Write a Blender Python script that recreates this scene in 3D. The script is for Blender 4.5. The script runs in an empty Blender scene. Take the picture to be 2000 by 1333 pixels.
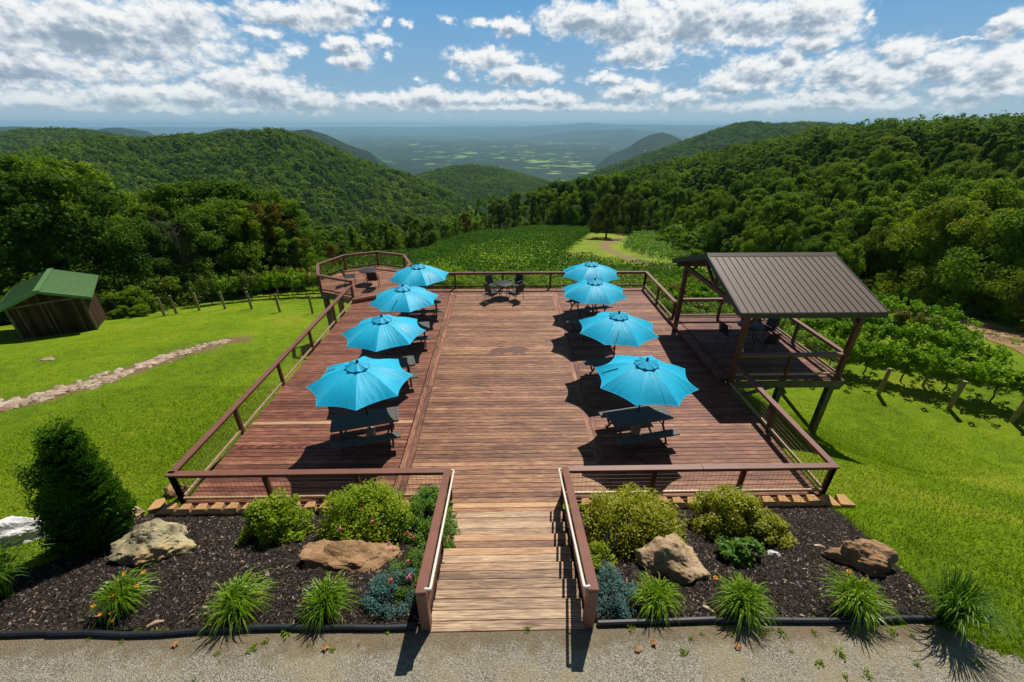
import bpy, math, random
import numpy as np
from mathutils import Vector, Matrix
random.seed(7); RNG = np.random.default_rng(11)
SC = bpy.context.scene
COL = SC.collection
R = math.radians

# ------------------------------------------------------------------ camera geometry (metres, deck floor = 0)
F, CX, CY, H = 822.0, 1000.0, 666.5, 7.5
PITCH, YAW = math.atan(422 / F), R(1.0)
_c, _s, _cy, _sy = math.cos(PITCH), math.sin(PITCH), math.cos(YAW), math.sin(YAW)
def ray(px, py):
    u = (px - CX) / F; v = (py - CY) / F
    yh = _c - v * _s; d = _s + v * _c
    return (u * _cy + yh * _sy, -u * _sy + yh * _cy, -d)
def P(px, py, z=0.0):
    r = ray(px, py); t = (z - H) / r[2]
    return (r[0] * t, r[1] * t, z)
def azel(px, py):
    r = ray(px, py)
    return math.atan2(r[0], r[1]), math.atan2(r[2], math.hypot(r[0], r[1]))
def at_dist(px, py, d):
    a, e = azel(px, py)
    return (d * math.sin(a), d * math.cos(a), H + d * math.tan(e))

# ------------------------------------------------------------------ tags
def tag(o, label=None, cat=None, group=None, kind=None):
    if label: o['label'] = label
    if cat: o['category'] = cat
    if group: o['group'] = group
    if kind: o['kind'] = kind
    return o
def thing(name, label, cat, loc=(0, 0, 0), rz=0.0, group=None):
    o = bpy.data.objects.new(name, None); COL.objects.link(o)
    o.location = loc; o.rotation_euler = (0, 0, rz); o.empty_display_size = .1
    return tag(o, label, cat, group)
def kids(o): return [c for c in bpy.data.objects if c.parent is o]
_KIDS = {}
def link_child(o, parent):
    o.parent = parent; _KIDS.setdefault(parent.name, []).append(o)
def dup(root, loc, rz=0.0, label=None, group=None, scale=None):
    r = root.copy(); COL.objects.link(r); r.location = loc; r.rotation_euler = (0, 0, rz)
    if label: r['label'] = label
    if group: r['group'] = group
    if scale is not None: r.scale = scale if hasattr(scale, '__len__') else (scale,) * 3
    for ch in list(_KIDS.get(root.name, [])):
        c = ch.copy(); COL.objects.link(c); link_child(c, r)
        for g in list(_KIDS.get(ch.name, [])):
            d = g.copy(); COL.objects.link(d); link_child(d, c)
    return r

# ------------------------------------------------------------------ mesh builder
class MB:
    def __init__(s): s.V = []; s.Fc = []; s.n = 0; s.rnd = []; s.tone = []; s.smooth = []
    def add(s, verts, faces, rnd=0.0, tone=0.0, smooth=False):
        o = s.n
        s.V.extend([tuple(v) for v in verts]); s.n += len(verts)
        for f in faces:
            s.Fc.append([i + o for i in f]); s.rnd.append(rnd); s.tone.append(tone); s.smooth.append(smooth)
    def box(s, c, d, rz=0.0, rnd=0.0, tone=0.0, M=None, ch=0.0):
        x, y, z = d[0] / 2, d[1] / 2, d[2] / 2
        if ch > 0:
            vs = []; ids = {}
            for sx in (-1, 1):
                for sy in (-1, 1):
                    for sz in (-1, 1):
                        for k in range(3):
                            p = [sx * x, sy * y, sz * z]
                            for j in range(3):
                                if j != k: p[j] -= (ch if p[j] > 0 else -ch)
                            ids[(sx, sy, sz, k)] = len(vs); vs.append(p)
            fs = []
            for k in range(3):
                a, b = [j for j in range(3) if j != k]
                for sg in (-1, 1):
                    q = []
                    for (u, w) in ((-1, -1), (1, -1), (1, 1), (-1, 1)):
                        t = [0, 0, 0]; t[k] = sg; t[a] = u; t[b] = w; q.append(ids[(*t, k)])
                    if (sg > 0) == (k == 1): q.reverse()
                    fs.append(q)
            for k in range(3):
                a, b = [j for j in range(3) if j != k]
                for u in (-1, 1):
                    for w in (-1, 1):
                        q = []
                        for (kk, sg) in ((a, -1), (a, 1), (b, 1), (b, -1)):
                            t = [0, 0, 0]; t[k] = sg; t[a] = u; t[b] = w; q.append(ids[(*t, kk)])
                        fs.append(q)
            for sx in (-1, 1):
                for sy in (-1, 1):
                    for sz in (-1, 1): fs.append([ids[(sx, sy, sz, k)] for k in range(3)])
        else:
            vs = [(-x, -y, -z), (x, -y, -z), (x, y, -z), (-x, y, -z), (-x, -y, z), (x, -y, z), (x, y, z), (-x, y, z)]
            fs = [(0, 3, 2, 1), (4, 5, 6, 7), (0, 1, 5, 4), (1, 2, 6, 5), (2, 3, 7, 6), (3, 0, 4, 7)]
        if M is None:
            cr, sr = math.cos(rz), math.sin(rz)
            vs = [(c[0] + a * cr - b * sr, c[1] + a * sr + b * cr, c[2] + e) for a, b, e in vs]
        else:
            vs = [tuple(Vector(c) + M @ Vector(v)) for v in vs]
        s.add(vs, fs, rnd, tone)
    def beam(s, p0, p1, w, h, up=(0, 0, 1), rnd=0.0, tone=0.0, ch=0.0, ext=0.0):
        a, b = Vector(p0), Vector(p1); d = b - a; L = d.length
        if L < 1e-6: return
        d.normalize(); u = Vector(up)
        if abs(d.dot(u)) > .99: u = Vector((0, 1, 0))
        sd = d.cross(u).normalized(); u = sd.cross(d).normalized()
        M = Matrix((d, sd, u)).transposed()
        s.box((a + b) / 2, (L + 2 * ext, w, h), M=M, rnd=rnd, tone=tone, ch=ch)
    def tube(s, pts, r, n=6, rnd=0.0, tone=0.0, caps=True, smooth=True):
        pts = [Vector(p) for p in pts]; rs = r if hasattr(r, '__len__') else [r] * len(pts)
        vs = []; prev = None
        for i, p in enumerate(pts):
            d = (pts[min(i + 1, len(pts) - 1)] - pts[max(i - 1, 0)])
            d = d.normalized() if d.length > 1e-9 else Vector((0, 0, 1))
            ref = prev if prev is not None and abs(prev.dot(d)) < .95 else (Vector((0, 0, 1)) if abs(d.z) < .9 else Vector((1, 0, 0)))
            a = (ref - d * ref.dot(d)).normalized(); prev = a; b = d.cross(a)
            for k in range(n):
                t = 2 * math.pi * k / n
                vs.append(p + (a * math.cos(t) + b * math.sin(t)) * rs[i])
        fs = []
        for i in range(len(pts) - 1):
            for k in range(n):
                k2 = (k + 1) % n
                fs.append((i * n + k, i * n + k2, (i + 1) * n + k2, (i + 1) * n + k))
        s.add(vs, fs, rnd, tone, smooth)
        if caps:
            m = (len(pts) - 1) * n
            s.add([vs[k] for k in range(n)], [list(range(n))[::-1]], rnd, tone)
            s.add([vs[m + k] for k in range(n)], [list(range(n))], rnd, tone)
    def prism(s, poly, z0, z1, rnd=0.0, tone=0.0):
        n = len(poly)
        vs = [(x, y, z0) for x, y in poly] + [(x, y, z1) for x, y in poly]
        fs = [list(range(n))[::-1], [n + i for i in range(n)]] + [(i, (i + 1) % n, n + (i + 1) % n, n + i) for i in range(n)]
        s.add(vs, fs, rnd, tone)
    def lathe(s, prof, n=16, c=(0, 0, 0), rnd=0.0, tone=0.0):
        vs = []
        for r_, z in prof:
            for k in range(n):
                t = 2 * math.pi * k / n
                vs.append((c[0] + r_ * math.cos(t), c[1] + r_ * math.sin(t), c[2] + z))
        fs = []
        for i in range(len(prof) - 1):
            for k in range(n):
                k2 = (k + 1) % n
                fs.append((i * n + k, i * n + k2, (i + 1) * n + k2, (i + 1) * n + k))
        s.add(vs, fs, rnd, tone, True)
        for i, rev in ((0, True), (len(prof) - 1, False)):
            if prof[i][0] > 1e-4:
                q = [i * n + k for k in range(n)]
                s.add([vs[j] for j in q], [list(range(n))[::-1] if rev else list(range(n))], rnd, tone)
    def build(s, name, mat, parent=None, bevel=0.0):
        me = bpy.data.meshes.new(name)
        o0 = Vector(parent.location) if parent is not None and parent.type == 'EMPTY' and getattr(s, 'world', False) else Vector((0, 0, 0))
        if getattr(s, 'world', False) and parent is not None:
            rt = parent
            while rt.parent is not None: rt = rt.parent
            o0 = Vector(rt.location)
        me.from_pydata([(v[0] - o0.x, v[1] - o0.y, v[2] - o0.z) for v in s.V], [], s.Fc)
        me.polygons.foreach_set('use_smooth', s.smooth)
        for nm, dat in (('rnd', s.rnd), ('tone', s.tone)):
            a = me.attributes.new(nm, 'FLOAT', 'FACE'); a.data.foreach_set('value', dat)
        me.materials.append(mat)
        o = bpy.data.objects.new(name, me); COL.objects.link(o)
        if parent is not None: link_child(o, parent)
        if bevel > 0:
            m = o.modifiers.new('bevel', 'BEVEL'); m.width = bevel; m.segments = 2; m.limit_method = 'ANGLE'
        return o
def W():
    m = MB(); m.world = True; return m

def mesh_np(name, V, Fq, mat, parent=None, rnd=None, tone=None, smooth=False):
    """V (n,3); Fq (m,k) all faces with k corners"""
    me = bpy.data.meshes.new(name)
    V = np.asarray(V, np.float32); Fq = np.asarray(Fq, np.int32); m, k = Fq.shape
    me.vertices.add(len(V)); me.vertices.foreach_set('co', V.ravel())
    me.loops.add(m * k); me.loops.foreach_set('vertex_index', Fq.ravel())
    me.polygons.add(m); me.polygons.foreach_set('loop_start', np.arange(0, m * k, k, dtype=np.int32))
    try: me.polygons.foreach_set('loop_total', np.full(m, k, np.int32))
    except Exception: pass
    me.update(calc_edges=True)
    me.polygons.foreach_set('use_smooth', np.full(m, smooth))
    for nm, d in (('rnd', rnd), ('tone', tone)):
        if d is not None:
            a = me.attributes.new(nm, 'FLOAT', 'FACE'); a.data.foreach_set('value', np.asarray(d, np.float32))
    me.materials.append(mat)
    o = bpy.data.objects.new(name, me); COL.objects.link(o)
    if parent is not None: link_child(o, parent)
    return o

# ------------------------------------------------------------------ noise (numpy value noise)
_TAB = RNG.random((256, 256))
def vnoise(x, y):
    xi = np.floor(x).astype(int); yi = np.floor(y).astype(int)
    fx = x - xi; fy = y - yi; fx = fx * fx * (3 - 2 * fx); fy = fy * fy * (3 - 2 * fy)
    g = lambda a, b: _TAB[a & 255, b & 255]
    return (g(xi, yi) * (1 - fx) + g(xi + 1, yi) * fx) * (1 - fy) + (g(xi, yi + 1) * (1 - fx) + g(xi + 1, yi + 1) * fx) * fy
def fbm(x, y, o=4):
    t = 0; a = .5
    for i in range(o):
        t = t + a * (vnoise(x + 13.7 * i, y - 7.1 * i) - .5) * 2; x = x * 2.03; y = y * 2.03; a *= .5
    return t
def sstep(a, b, x):
    t = np.clip((x - a) / (b - a), 0, 1); return t * t * (3 - 2 * t)

# ------------------------------------------------------------------ materials
def lin(r, g, b):
    f = lambda c: (c / 255 / 12.92) if c <= 10 else ((c / 255 + .055) / 1.055) ** 2.4
    return (f(r), f(g), f(b), 1)
class NT:
    def __init__(s, name):
        s.m = bpy.data.materials.new(name); s.m.use_nodes = True; s.t = s.m.node_tree; s.t.nodes.clear()
        s.out = s.n('ShaderNodeOutputMaterial')
    def n(s, ty, **kw):
        x = s.t.nodes.new(ty)
        for k, v in kw.items(): setattr(x, k, v)
        return x
    def l(s, a, b): s.t.links.new(a, b)
    def set(s, sock, v):
        if hasattr(v, 'is_output') or isinstance(v, bpy.types.NodeSocket): s.l(v, sock)
        else: sock.default_value = v
    def math(s, op, a, b=0.0, clamp=False):
        x = s.n('ShaderNodeMath', operation=op, use_clamp=clamp); s.set(x.inputs[0], a); s.set(x.inputs[1], b); return x.outputs[0]
    def vmath(s, op, a, b=(0, 0, 0)):
        x = s.n('ShaderNodeVectorMath', operation=op); s.set(x.inputs[0], a); s.set(x.inputs[1], b); return x.outputs[0]
    def attr(s, nm, out='Fac'):
        x = s.n('ShaderNodeAttribute', attribute_name=nm); return x.outputs[out]
    def coord(s, w='Object'): return s.n('ShaderNodeTexCoord').outputs[w]
    def noise(s, vec, scale, detail=4.0, rough=.55, dist=0.0, out=0):
        x = s.n('ShaderNodeTexNoise'); s.l(vec, x.inputs['Vector'])
        x.inputs['Scale'].default_value = scale; x.inputs['Detail'].default_value = detail; x.inputs['Roughness'].default_value = rough
        x.inputs['Distortion'].default_value = dist
        return x.outputs[out]
    def voro(s, vec, scale, out='Distance', feature='F1', rand=1.0):
        x = s.n('ShaderNodeTexVoronoi', feature=feature); s.l(vec, x.inputs['Vector']); x.inputs['Scale'].default_value = scale
        if 'Randomness' in x.inputs: x.inputs['Randomness'].default_value = rand
        return x.outputs[out]
    def ramp(s, fac, stops, interp='LINEAR'):
        x = s.n('ShaderNodeValToRGB'); e = x.color_ramp.elements; x.color_ramp.interpolation = interp
        while len(e) < len(stops): e.new(.5)
        for i, (p, c) in enumerate(stops):
            e[i].position = p; e[i].color = c if len(c) == 4 else (*c, 1)
        s.l(fac, x.inputs[0]); return x.outputs[0]
    def mix(s, f, a, b, mode='MIX'):
        x = s.n('ShaderNodeMix', data_type='RGBA', blend_type=mode); s.set(x.inputs[0], f)
        s.set(x.inputs[6], a if not isinstance(a, tuple) else (a if len(a) == 4 else (*a, 1)))
        s.set(x.inputs[7], b if not isinstance(b, tuple) else (b if len(b) == 4 else (*b, 1)))
        return x.outputs[2]
    def maprange(s, v, a, b, c=0.0, d=1.0, smooth=False):
        x = s.n('ShaderNodeMapRange'); x.interpolation_type = 'SMOOTHSTEP' if smooth else 'LINEAR'
        s.l(v, x.inputs[0])
        for i, q in enumerate((a, b, c, d)): x.inputs[i + 1].default_value = q
        return x.outputs[0]
    def bump(s, h, strength=.3, dist=.01):
        x = s.n('ShaderNodeBump'); x.inputs['Strength'].default_value = strength; x.inputs['Distance'].default_value = dist
        s.l(h, x.inputs['Height']); return x.outputs[0]
    def pbsdf(s, col, rough=.7, metal=0.0, spec=.3, normal=None):
        x = s.n('ShaderNodeBsdfPrincipled')
        s.set(x.inputs['Base Color'], col if not isinstance(col, tuple) else (col if len(col) == 4 else (*col, 1)))
        s.set(x.inputs['Roughness'], rough); x.inputs['Metallic'].default_value = metal
        x.inputs['Specular IOR Level'].default_value = spec
        if normal is not None: s.l(normal, x.inputs['Normal'])
        s.l(x.outputs[0], s.out.inputs[0]); return x
def mat_simple(name, col, rough=.6, metal=0.0, spec=.4, var=.25, scale=6.0, bump=.0):
    t = NT(name); c = t.coord()
    nz = t.noise(c, scale, 5)
    k = t.maprange(nz, .25, .75, 1 - var, 1 + var)
    col4 = (*col, 1) if len(col) == 3 else col
    x = t.n('ShaderNodeVectorMath', operation='SCALE'); x.inputs[0].default_value = col4[:3]; t.l(k, x.inputs['Scale'])
    nrm = t.bump(t.noise(c, scale * 12, 4), bump, .01) if bump > 0 else None
    t.pbsdf(x.outputs[0], rough, metal, spec, nrm); return t.m
def mat_leaf(name, stops, trans=.46, rough=.65, spec=.10, objvar=.25, scale=.8, tonecol=None):
    """foliage: colour by leaf (rnd), by clump noise and by tree (object random)"""
    t = NT(name)
    r = t.attr('rnd'); oi = t.n('ShaderNodeObjectInfo').outputs['Random']
    nz = t.noise(t.coord(), scale, 3)
    f = t.math('ADD', t.math('MULTIPLY', r, .5), t.math('MULTIPLY', nz, .5))
    f = t.math('ADD', f, t.math('MULTIPLY', t.math('SUBTRACT', oi, .5), objvar), True)
    col = t.ramp(f, stops)
    if tonecol is not None: col = t.mix(t.attr('tone'), col, tonecol)
    p = t.pbsdf(col, rough, 0, spec)
    tr = t.n('ShaderNodeBsdfTranslucent'); br = t.mix(1.0, col, (1.15, 1.25, .55, 1), 'MULTIPLY'); t.l(br, tr.inputs[0])
    mx = t.n('ShaderNodeMixShader'); mx.inputs[0].default_value = trans
    t.l(p.outputs[0], mx.inputs[1]); t.l(tr.outputs[0], mx.inputs[2]); t.l(mx.outputs[0], t.out.inputs[0])
    return t.m
def mat_deck(name, along_y=False):
    t = NT(name); c = t.coord()
    if along_y:
        mp = t.n('ShaderNodeMapping'); mp.inputs['Rotation'].default_value = (0, 0, R(90)); t.l(c, mp.inputs[0]); c = mp.outputs[0]
    rnd = t.attr('rnd'); tone = t.attr('tone')
    sh = t.n('ShaderNodeCombineXYZ'); t.l(t.math('MULTIPLY', rnd, 37.0), sh.inputs[0]); t.l(t.math('MULTIPLY', rnd, 91.0), sh.inputs[1])
    p = t.vmath('ADD', c, sh.outputs[0])
    g1 = t.noise(t.vmath('MULTIPLY', p, (1.6, 22, 22)), 1.7, 6, .66, .6)
    g2 = t.noise(t.vmath('MULTIPLY', p, (3.0, 75, 75)), 1.5, 3, .6, .3)
    wv = t.n('ShaderNodeTexWave', wave_type='RINGS', rings_direction='Z'); t.l(t.vmath('MULTIPLY', p, (.55, 7, 7)), wv.inputs[0])
    wv.inputs['Scale'].default_value = 2.2; wv.inputs['Distortion'].default_value = 5.0; wv.inputs['Detail'].default_value = 3
    wear = t.noise(t.vmath('MULTIPLY', c, (.55, 1.1, 1)), 1.3, 5, .6)
    wear2 = t.noise(t.vmath('MULTIPLY', p, (.9, 3, 3)), 1.0, 4, .6)
    f = t.math('ADD', t.math('MULTIPLY', t.math('SUBTRACT', g1, .5), .78), t.math('MULTIPLY', t.math('SUBTRACT', g2, .5), .42)); f = t.math('ADD', f, .365)
    f = t.math('ADD', f, t.math('MULTIPLY', wv.outputs['Fac'], .16))
    f = t.math('ADD', f, t.math('MULTIPLY', t.math('SUBTRACT', rnd, .5), .15))
    f = t.math('ADD', f, t.math('MULTIPLY', t.math('SUBTRACT', wear, .5), .30))
    f = t.math('ADD', f, t.math('MULTIPLY', t.math('SUBTRACT', wear2, .5), .22))
    worn = t.ramp(f, [(.24, lin(58, 34, 25)), (.38, lin(116, 76, 55)), (.50, lin(156, 110, 79)), (.62, lin(196, 150, 110)), (.78, lin(234, 198, 154))])
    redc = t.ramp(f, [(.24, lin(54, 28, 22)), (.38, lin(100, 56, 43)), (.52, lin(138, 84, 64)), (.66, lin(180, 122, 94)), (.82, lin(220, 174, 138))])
    newc = t.ramp(f, [(.25, lin(158, 116, 80)), (.5, lin(206, 166, 122)), (.75, lin(236, 206, 164))])
    grey = t.ramp(f, [(.24, lin(92, 70, 54)), (.40, lin(148, 118, 92)), (.54, lin(190, 160, 126)), (.70, lin(226, 202, 168))])
    worn = t.mix(t.maprange(tone, 0, -.5), worn, grey)
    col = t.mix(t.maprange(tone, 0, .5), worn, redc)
    col = t.mix(t.maprange(tone, .7, 1.0), col, newc)
    bm = t.bump(t.math('ADD', g1, t.math('MULTIPLY', g2, .6)), .5, .004)
    t.pbsdf(col, .62, 0, .35, bm); return t.m

M = {}
def mats():
    M['deck'] = mat_deck('weathered_decking'); M['deckl'] = mat_deck('weathered_border_decking', True)
    M['rail'] = mat_simple('brown_composite', lin(124, 82, 66), .5, 0, .4, .18, 3, .08)
    M['bear'] = mat_simple('dark_inlay', lin(100, 68, 55), .55, 0, .3, .12, 4)
    M['railpost'] = mat_simple('brown_stained_wood', lin(96, 56, 36), .6, 0, .35, .35, 5, .1)
    M['raw'] = mat_simple('grey_weathered_timber', lin(108, 96, 74), .8, 0, .2, .4, 4, .2)
    M['brightwood'] = mat_simple('sun_bleached_rail', lin(178, 150, 118), .4, 0, .5, .2, 5, .05)
    M['wire'] = mat_simple('coppery_wire', lin(136, 112, 88), .5, .3, .4, .1)
    M['wirebrown'] = mat_simple('brown_coated_wire', lin(120, 84, 60), .45, .2, .5, .1)
    M['handrail'] = mat_simple('cream_painted_pipe', lin(226, 216, 198), .35, 0, .5, .06)
    M['bracket'] = mat_simple('dull_steel', lin(120, 118, 112), .45, .7, .5, .1)
    M['table'] = mat_simple('charcoal_plastic', lin(98, 95, 92), .6, 0, .25, .08, 20, .05)
    M['frame'] = mat_simple('black_powder_coat', (.018, .018, .02), .4, 0, .5, .15)
    M['sling'] = mat_simple('dark_chair_mesh', (.022, .022, .026), .5, .1, .4, .2)
    M['bucket'] = mat_simple('concrete', lin(168, 160, 140), .9, 0, .2, .3, 30, .3)
    M['roof'] = mat_simple('brown_metal_roof', lin(104, 90, 80), .55, .05, .35, .06, 1.5)
    M['fascia'] = mat_simple('dark_brown_fascia', lin(66, 56, 48), .5, .1, .4, .1)
    M['groof'] = mat_simple('green_metal_roof', lin(96, 132, 80), .45, .05, .5, .06, 2)
    M['rubber'] = mat_simple('black_rubber', (.022, .022, .024), .5, 0, .4, .2, 8, .1)
    M['block'] = mat_simple('tan_concrete', lin(190, 148, 100), .9, 0, .2, .18, 9, .4)
    M['bark'] = mat_simple('bark', (.07, .055, .04), .9, 0, .1, .4, 4, .4)
    M['greybark'] = mat_simple('grey_dead_bark', (.13, .105, .085), .9, 0, .1, .3, 4, .3)
    M['vinetrunk'] = mat_simple('vine_bark', (.09, .06, .04), .9, 0, .1, .3, 9, .3)
    M['post'] = mat_simple('weathered_post', lin(142, 128, 100), .85, 0, .2, .3, 6, .3)
    M['ironpost'] = mat_simple('dark_post', (.03, .03, .03), .7, 0, .2, .3, 6, .1)
    M['white'] = mat_simple('white_metal', lin(225, 225, 220), .5, 0, .4, .05)
    M['plankdark'] = mat_barn()
    M['canopy'] = mat_canopy()
    G = lambda *a: [(p, (c[0], c[1], c[2], 1)) for p, c in a]
    dark = G((.15, (.020, .046, .004)), (.40, (.105, .18, .010)), (.64, (.205, .30, .016)), (.95, (.33, .40, .03)))
    M['leaf'] = mat_leaf('leaf_green', dark)
    M['leafdark'] = mat_leaf('leaf_deep_green', G((.15, (.014, .040, .004)), (.45, (.074, .15, .011)), (.9, (.19, .30, .025))))
    M['leafyellow'] = mat_leaf('leaf_turning_yellow', G((.15, (.04, .07, .005)), (.42, (.115, .175, .012)), (.70, (.23, .28, .02)), (.94, (.40, .27, .035))))
    M['leaforange'] = mat_leaf('leaf_turning_orange', G((.15, (.035, .05, .006)), (.42, (.11, .105, .012)), (.65, (.23, .15, .02)), (.92, (.32, .18, .04))))
    M['leafred'] = mat_leaf('leaf_turning_red', G((.15, (.02, .042, .006)), (.48, (.065, .10, .012)), (.72, (.14, .12, .02)), (.95, (.21, .10, .03))))
    M['leafblue'] = mat_leaf('leaf_pine', G((.15, (.012, .03, .012)), (.5, (.04, .085, .04)), (.9, (.10, .17, .085))))
    M['hillleaf'] = mat_leaf('leaf_far_wood', G((.12, (.010, .030, .005)), (.42, (.074, .145, .013)), (.68, (.16, .25, .022)), (.95, (.30, .31, .035))), .35, .8, .05, 0, .012)
    M['vine'] = mat_leaf('vine_leaf', G((.12, (.045, .115, .005)), (.40, (.145, .28, .010)), (.68, (.26, .41, .018)), (.95, (.40, .47, .05))), .45, .5, .15, .2, 1.2)
    M['vinered'] = mat_leaf('vine_leaf_turning', G((.12, (.04, .08, .008)), (.45, (.13, .19, .02)), (.66, (.22, .17, .03)), (.9, (.20, .08, .035))), .35, .5, .3, .3, 1.2)
    M['knollvine'] = mat_leaf('vine_leaf_far', G((.12, (.018, .060, .004)), (.5, (.052, .135, .007)), (.9, (.13, .24, .018))), .35, .6, .1, 0, .15)
    M['palevine'] = mat_leaf('vine_leaf_pale', G((.12, (.07, .16, .012)), (.5, (.14, .27, .02)), (.9, (.24, .36, .04))), .35, .5, .3, 0, .15)
    M['azalea'] = mat_leaf('azalea_leaf', G((.1, (.05, .10, .003)), (.38, (.18, .28, .006)), (.66, (.34, .42, .010)), (.95, (.48, .50, .03))), .42, .5, .2, .1, 3)
    M['box'] = mat_leaf('boxwood_leaf', G((.1, (.06, .09, .003)), (.36, (.22, .25, .008)), (.62, (.42, .40, .018)), (.95, (.58, .48, .05))), .4, .45, .25, .1, 3)
    M['herb'] = mat_leaf('herb_leaf', G((.1, (.03, .085, .006)), (.5, (.10, .215, .012)), (.9, (.22, .34, .03))), .35, .5, .3, .1, 3)
    M['arbor'] = mat_leaf('arborvitae_spray', G((.1, (.008, .035, .002)), (.45, (.042, .125, .004)), (.85, (.15, .30, .008))), .3, .55, .15, .1, 2)
    M['juniper'] = mat_leaf('juniper_spray', G((.1, (.015, .05, .04)), (.5, (.05, .13, .11)), (.9, (.13, .25, .21))), .15, .6, .3, .1, 4)
    M['lily'] = mat_leaf('lily_blade', G((.1, (.05, .11, .004)), (.42, (.15, .28, .010)), (.70, (.28, .42, .018)), (.95, (.46, .46, .06))), .4, .4, .4, .15, 2)
    M['grassblade'] = mat_leaf('grass_blade', G((.1, (.065, .128, .002)), (.5, (.185, .285, .004)), (.9, (.35, .41, .014))), .45, .5, .3, 0, .35)
    M['orange'] = mat_simple('orange_petal', (.75, .33, .02), .5, 0, .3, .25)
    M['pink'] = mat_simple('pink_petal', (.72, .16, .24), .5, 0, .3, .3)
    M['violet'] = mat_simple('violet_petal', (.10, .09, .30), .6, 0, .2, .2)
    M['dryleaf'] = mat_simple('dry_leaf', (.35, .17, .06), .7, 0, .2, .4)
    M['rock_lichen'] = mat_rock('lichen_rock', lin(120, 108, 84), lin(196, 186, 146), lin(176, 138, 84))
    M['rock_tan'] = mat_rock('tan_rock', lin(140, 106, 74), lin(186, 150, 112), lin(118, 82, 58))
    M['rock_grey'] = mat_rock('pale_rock', lin(150, 124, 94), lin(202, 176, 140), lin(112, 86, 62))
    M['rock_white'] = mat_rock('quartz_rock', lin(196, 192, 188), lin(236, 234, 230), lin(140, 128, 122))
    M['creek'] = mat_rock('creek_stone', lin(150, 128, 104), lin(212, 196, 174), lin(128, 92, 66), True)
    M['mulchchip'] = mat_chip()
    M['gravel'] = mat_gravel(); M['mulch'] = mat_mulch(); M['ground'] = mat_ground(); M['plain'] = mat_plain(); M['road'] = mat_road()
def mat_chip():
    t = NT('bark_chip'); r = t.attr('rnd')
    col = t.ramp(r, [(0, lin(24, 19, 17)), (.6, lin(50, 41, 36)), (.9, lin(80, 67, 58)), (.985, lin(160, 140, 120))])
    t.pbsdf(col, .8, 0, .25); return t.m
def mat_barn():
    t = NT('barn_boards'); c = t.coord(); rnd = t.attr('rnd')
    sh = t.n('ShaderNodeCombineXYZ'); t.l(t.math('MULTIPLY', rnd, 50.0), sh.inputs[0])
    nz = t.noise(t.vmath('MULTIPLY', t.vmath('ADD', c, sh.outputs[0]), (9, 9, .7)), 1.2, 5)
    f = t.math('ADD', nz, t.math('MULTIPLY', t.math('SUBTRACT', rnd, .5), .3))
    col = t.ramp(f, [(.25, lin(28, 19, 14)), (.5, lin(58, 40, 27)), (.75, lin(92, 68, 46))])
    t.pbsdf(col, .8, 0, .2); return t.m
def mat_canopy():
    t = NT('turquoise_canvas'); c = t.coord()
    nz = t.noise(c, 1.6, 3); fine = t.noise(c, 140, 2)
    col = t.ramp(nz, [(.3, (.003, .44, .67, 1)), (.7, (.007, .52, .77, 1))])
    sep = t.n('ShaderNodeSeparateXYZ'); t.l(c, sep.inputs[0])
    ang = t.math('ARCTAN2', sep.outputs[1], sep.outputs[0])
    rad = t.vmath('LENGTH', c)
    cr = t.n('ShaderNodeCombineXYZ'); t.l(t.math('MULTIPLY', ang, 5.0), cr.inputs[0])
    lnx = t.n('ShaderNodeVectorMath', operation='LENGTH'); t.l(t.vmath('MULTIPLY', c, (1, 1, 0)), lnx.inputs[0])
    t.l(t.math('MULTIPLY', lnx.outputs['Value'], .9), cr.inputs[1])
    wr = t.noise(cr.outputs[0], 1.7, 4, .6, .4)
    bm = t.bump(t.math('ADD', wr, t.math('MULTIPLY', fine, .03)), .55, .05)
    p = t.pbsdf(col, .5, 0, .35, bm)
    p.inputs['Sheen Weight'].default_value = .05
    tr = t.n('ShaderNodeBsdfTranslucent'); tr.inputs[0].default_value = (.003, .43, .68, 1); t.l(bm, tr.inputs[1])
    mx = t.n('ShaderNodeMixShader'); mx.inputs[0].default_value = .06
    t.l(p.outputs[0], mx.inputs[1]); t.l(tr.outputs[0], mx.inputs[2]); t.l(mx.outputs[0], t.out.inputs[0])
    return t.m
def mat_rock(name, a, b, c3, per=False):
    t = NT(name); c = t.coord()
    if per:
        oi = t.n('ShaderNodeObjectInfo').outputs['Random']
        sh = t.n('ShaderNodeCombineXYZ'); t.l(t.math('MULTIPLY', oi, 60.0), sh.inputs[0]); c = t.vmath('ADD', c, sh.outputs[0])
    n1 = t.noise(c, 2.6, 8, .65); n2 = t.noise(c, 1.3, 4); n3 = t.noise(c, 18, 5, .7)
    col = t.mix(t.maprange(n1, .38, .62), a, b); col = t.mix(t.maprange(n2, .5, .68), col, c3)
    col = t.mix(t.maprange(n3, .55, .75, 0, .5), col, (.05, .04, .035, 1))
    h = t.math('ADD', n1, t.math('MULTIPLY', n3, .5))
    t.pbsdf(col, .85, 0, .2, t.bump(h, .8, .05)); return t.m
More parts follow.
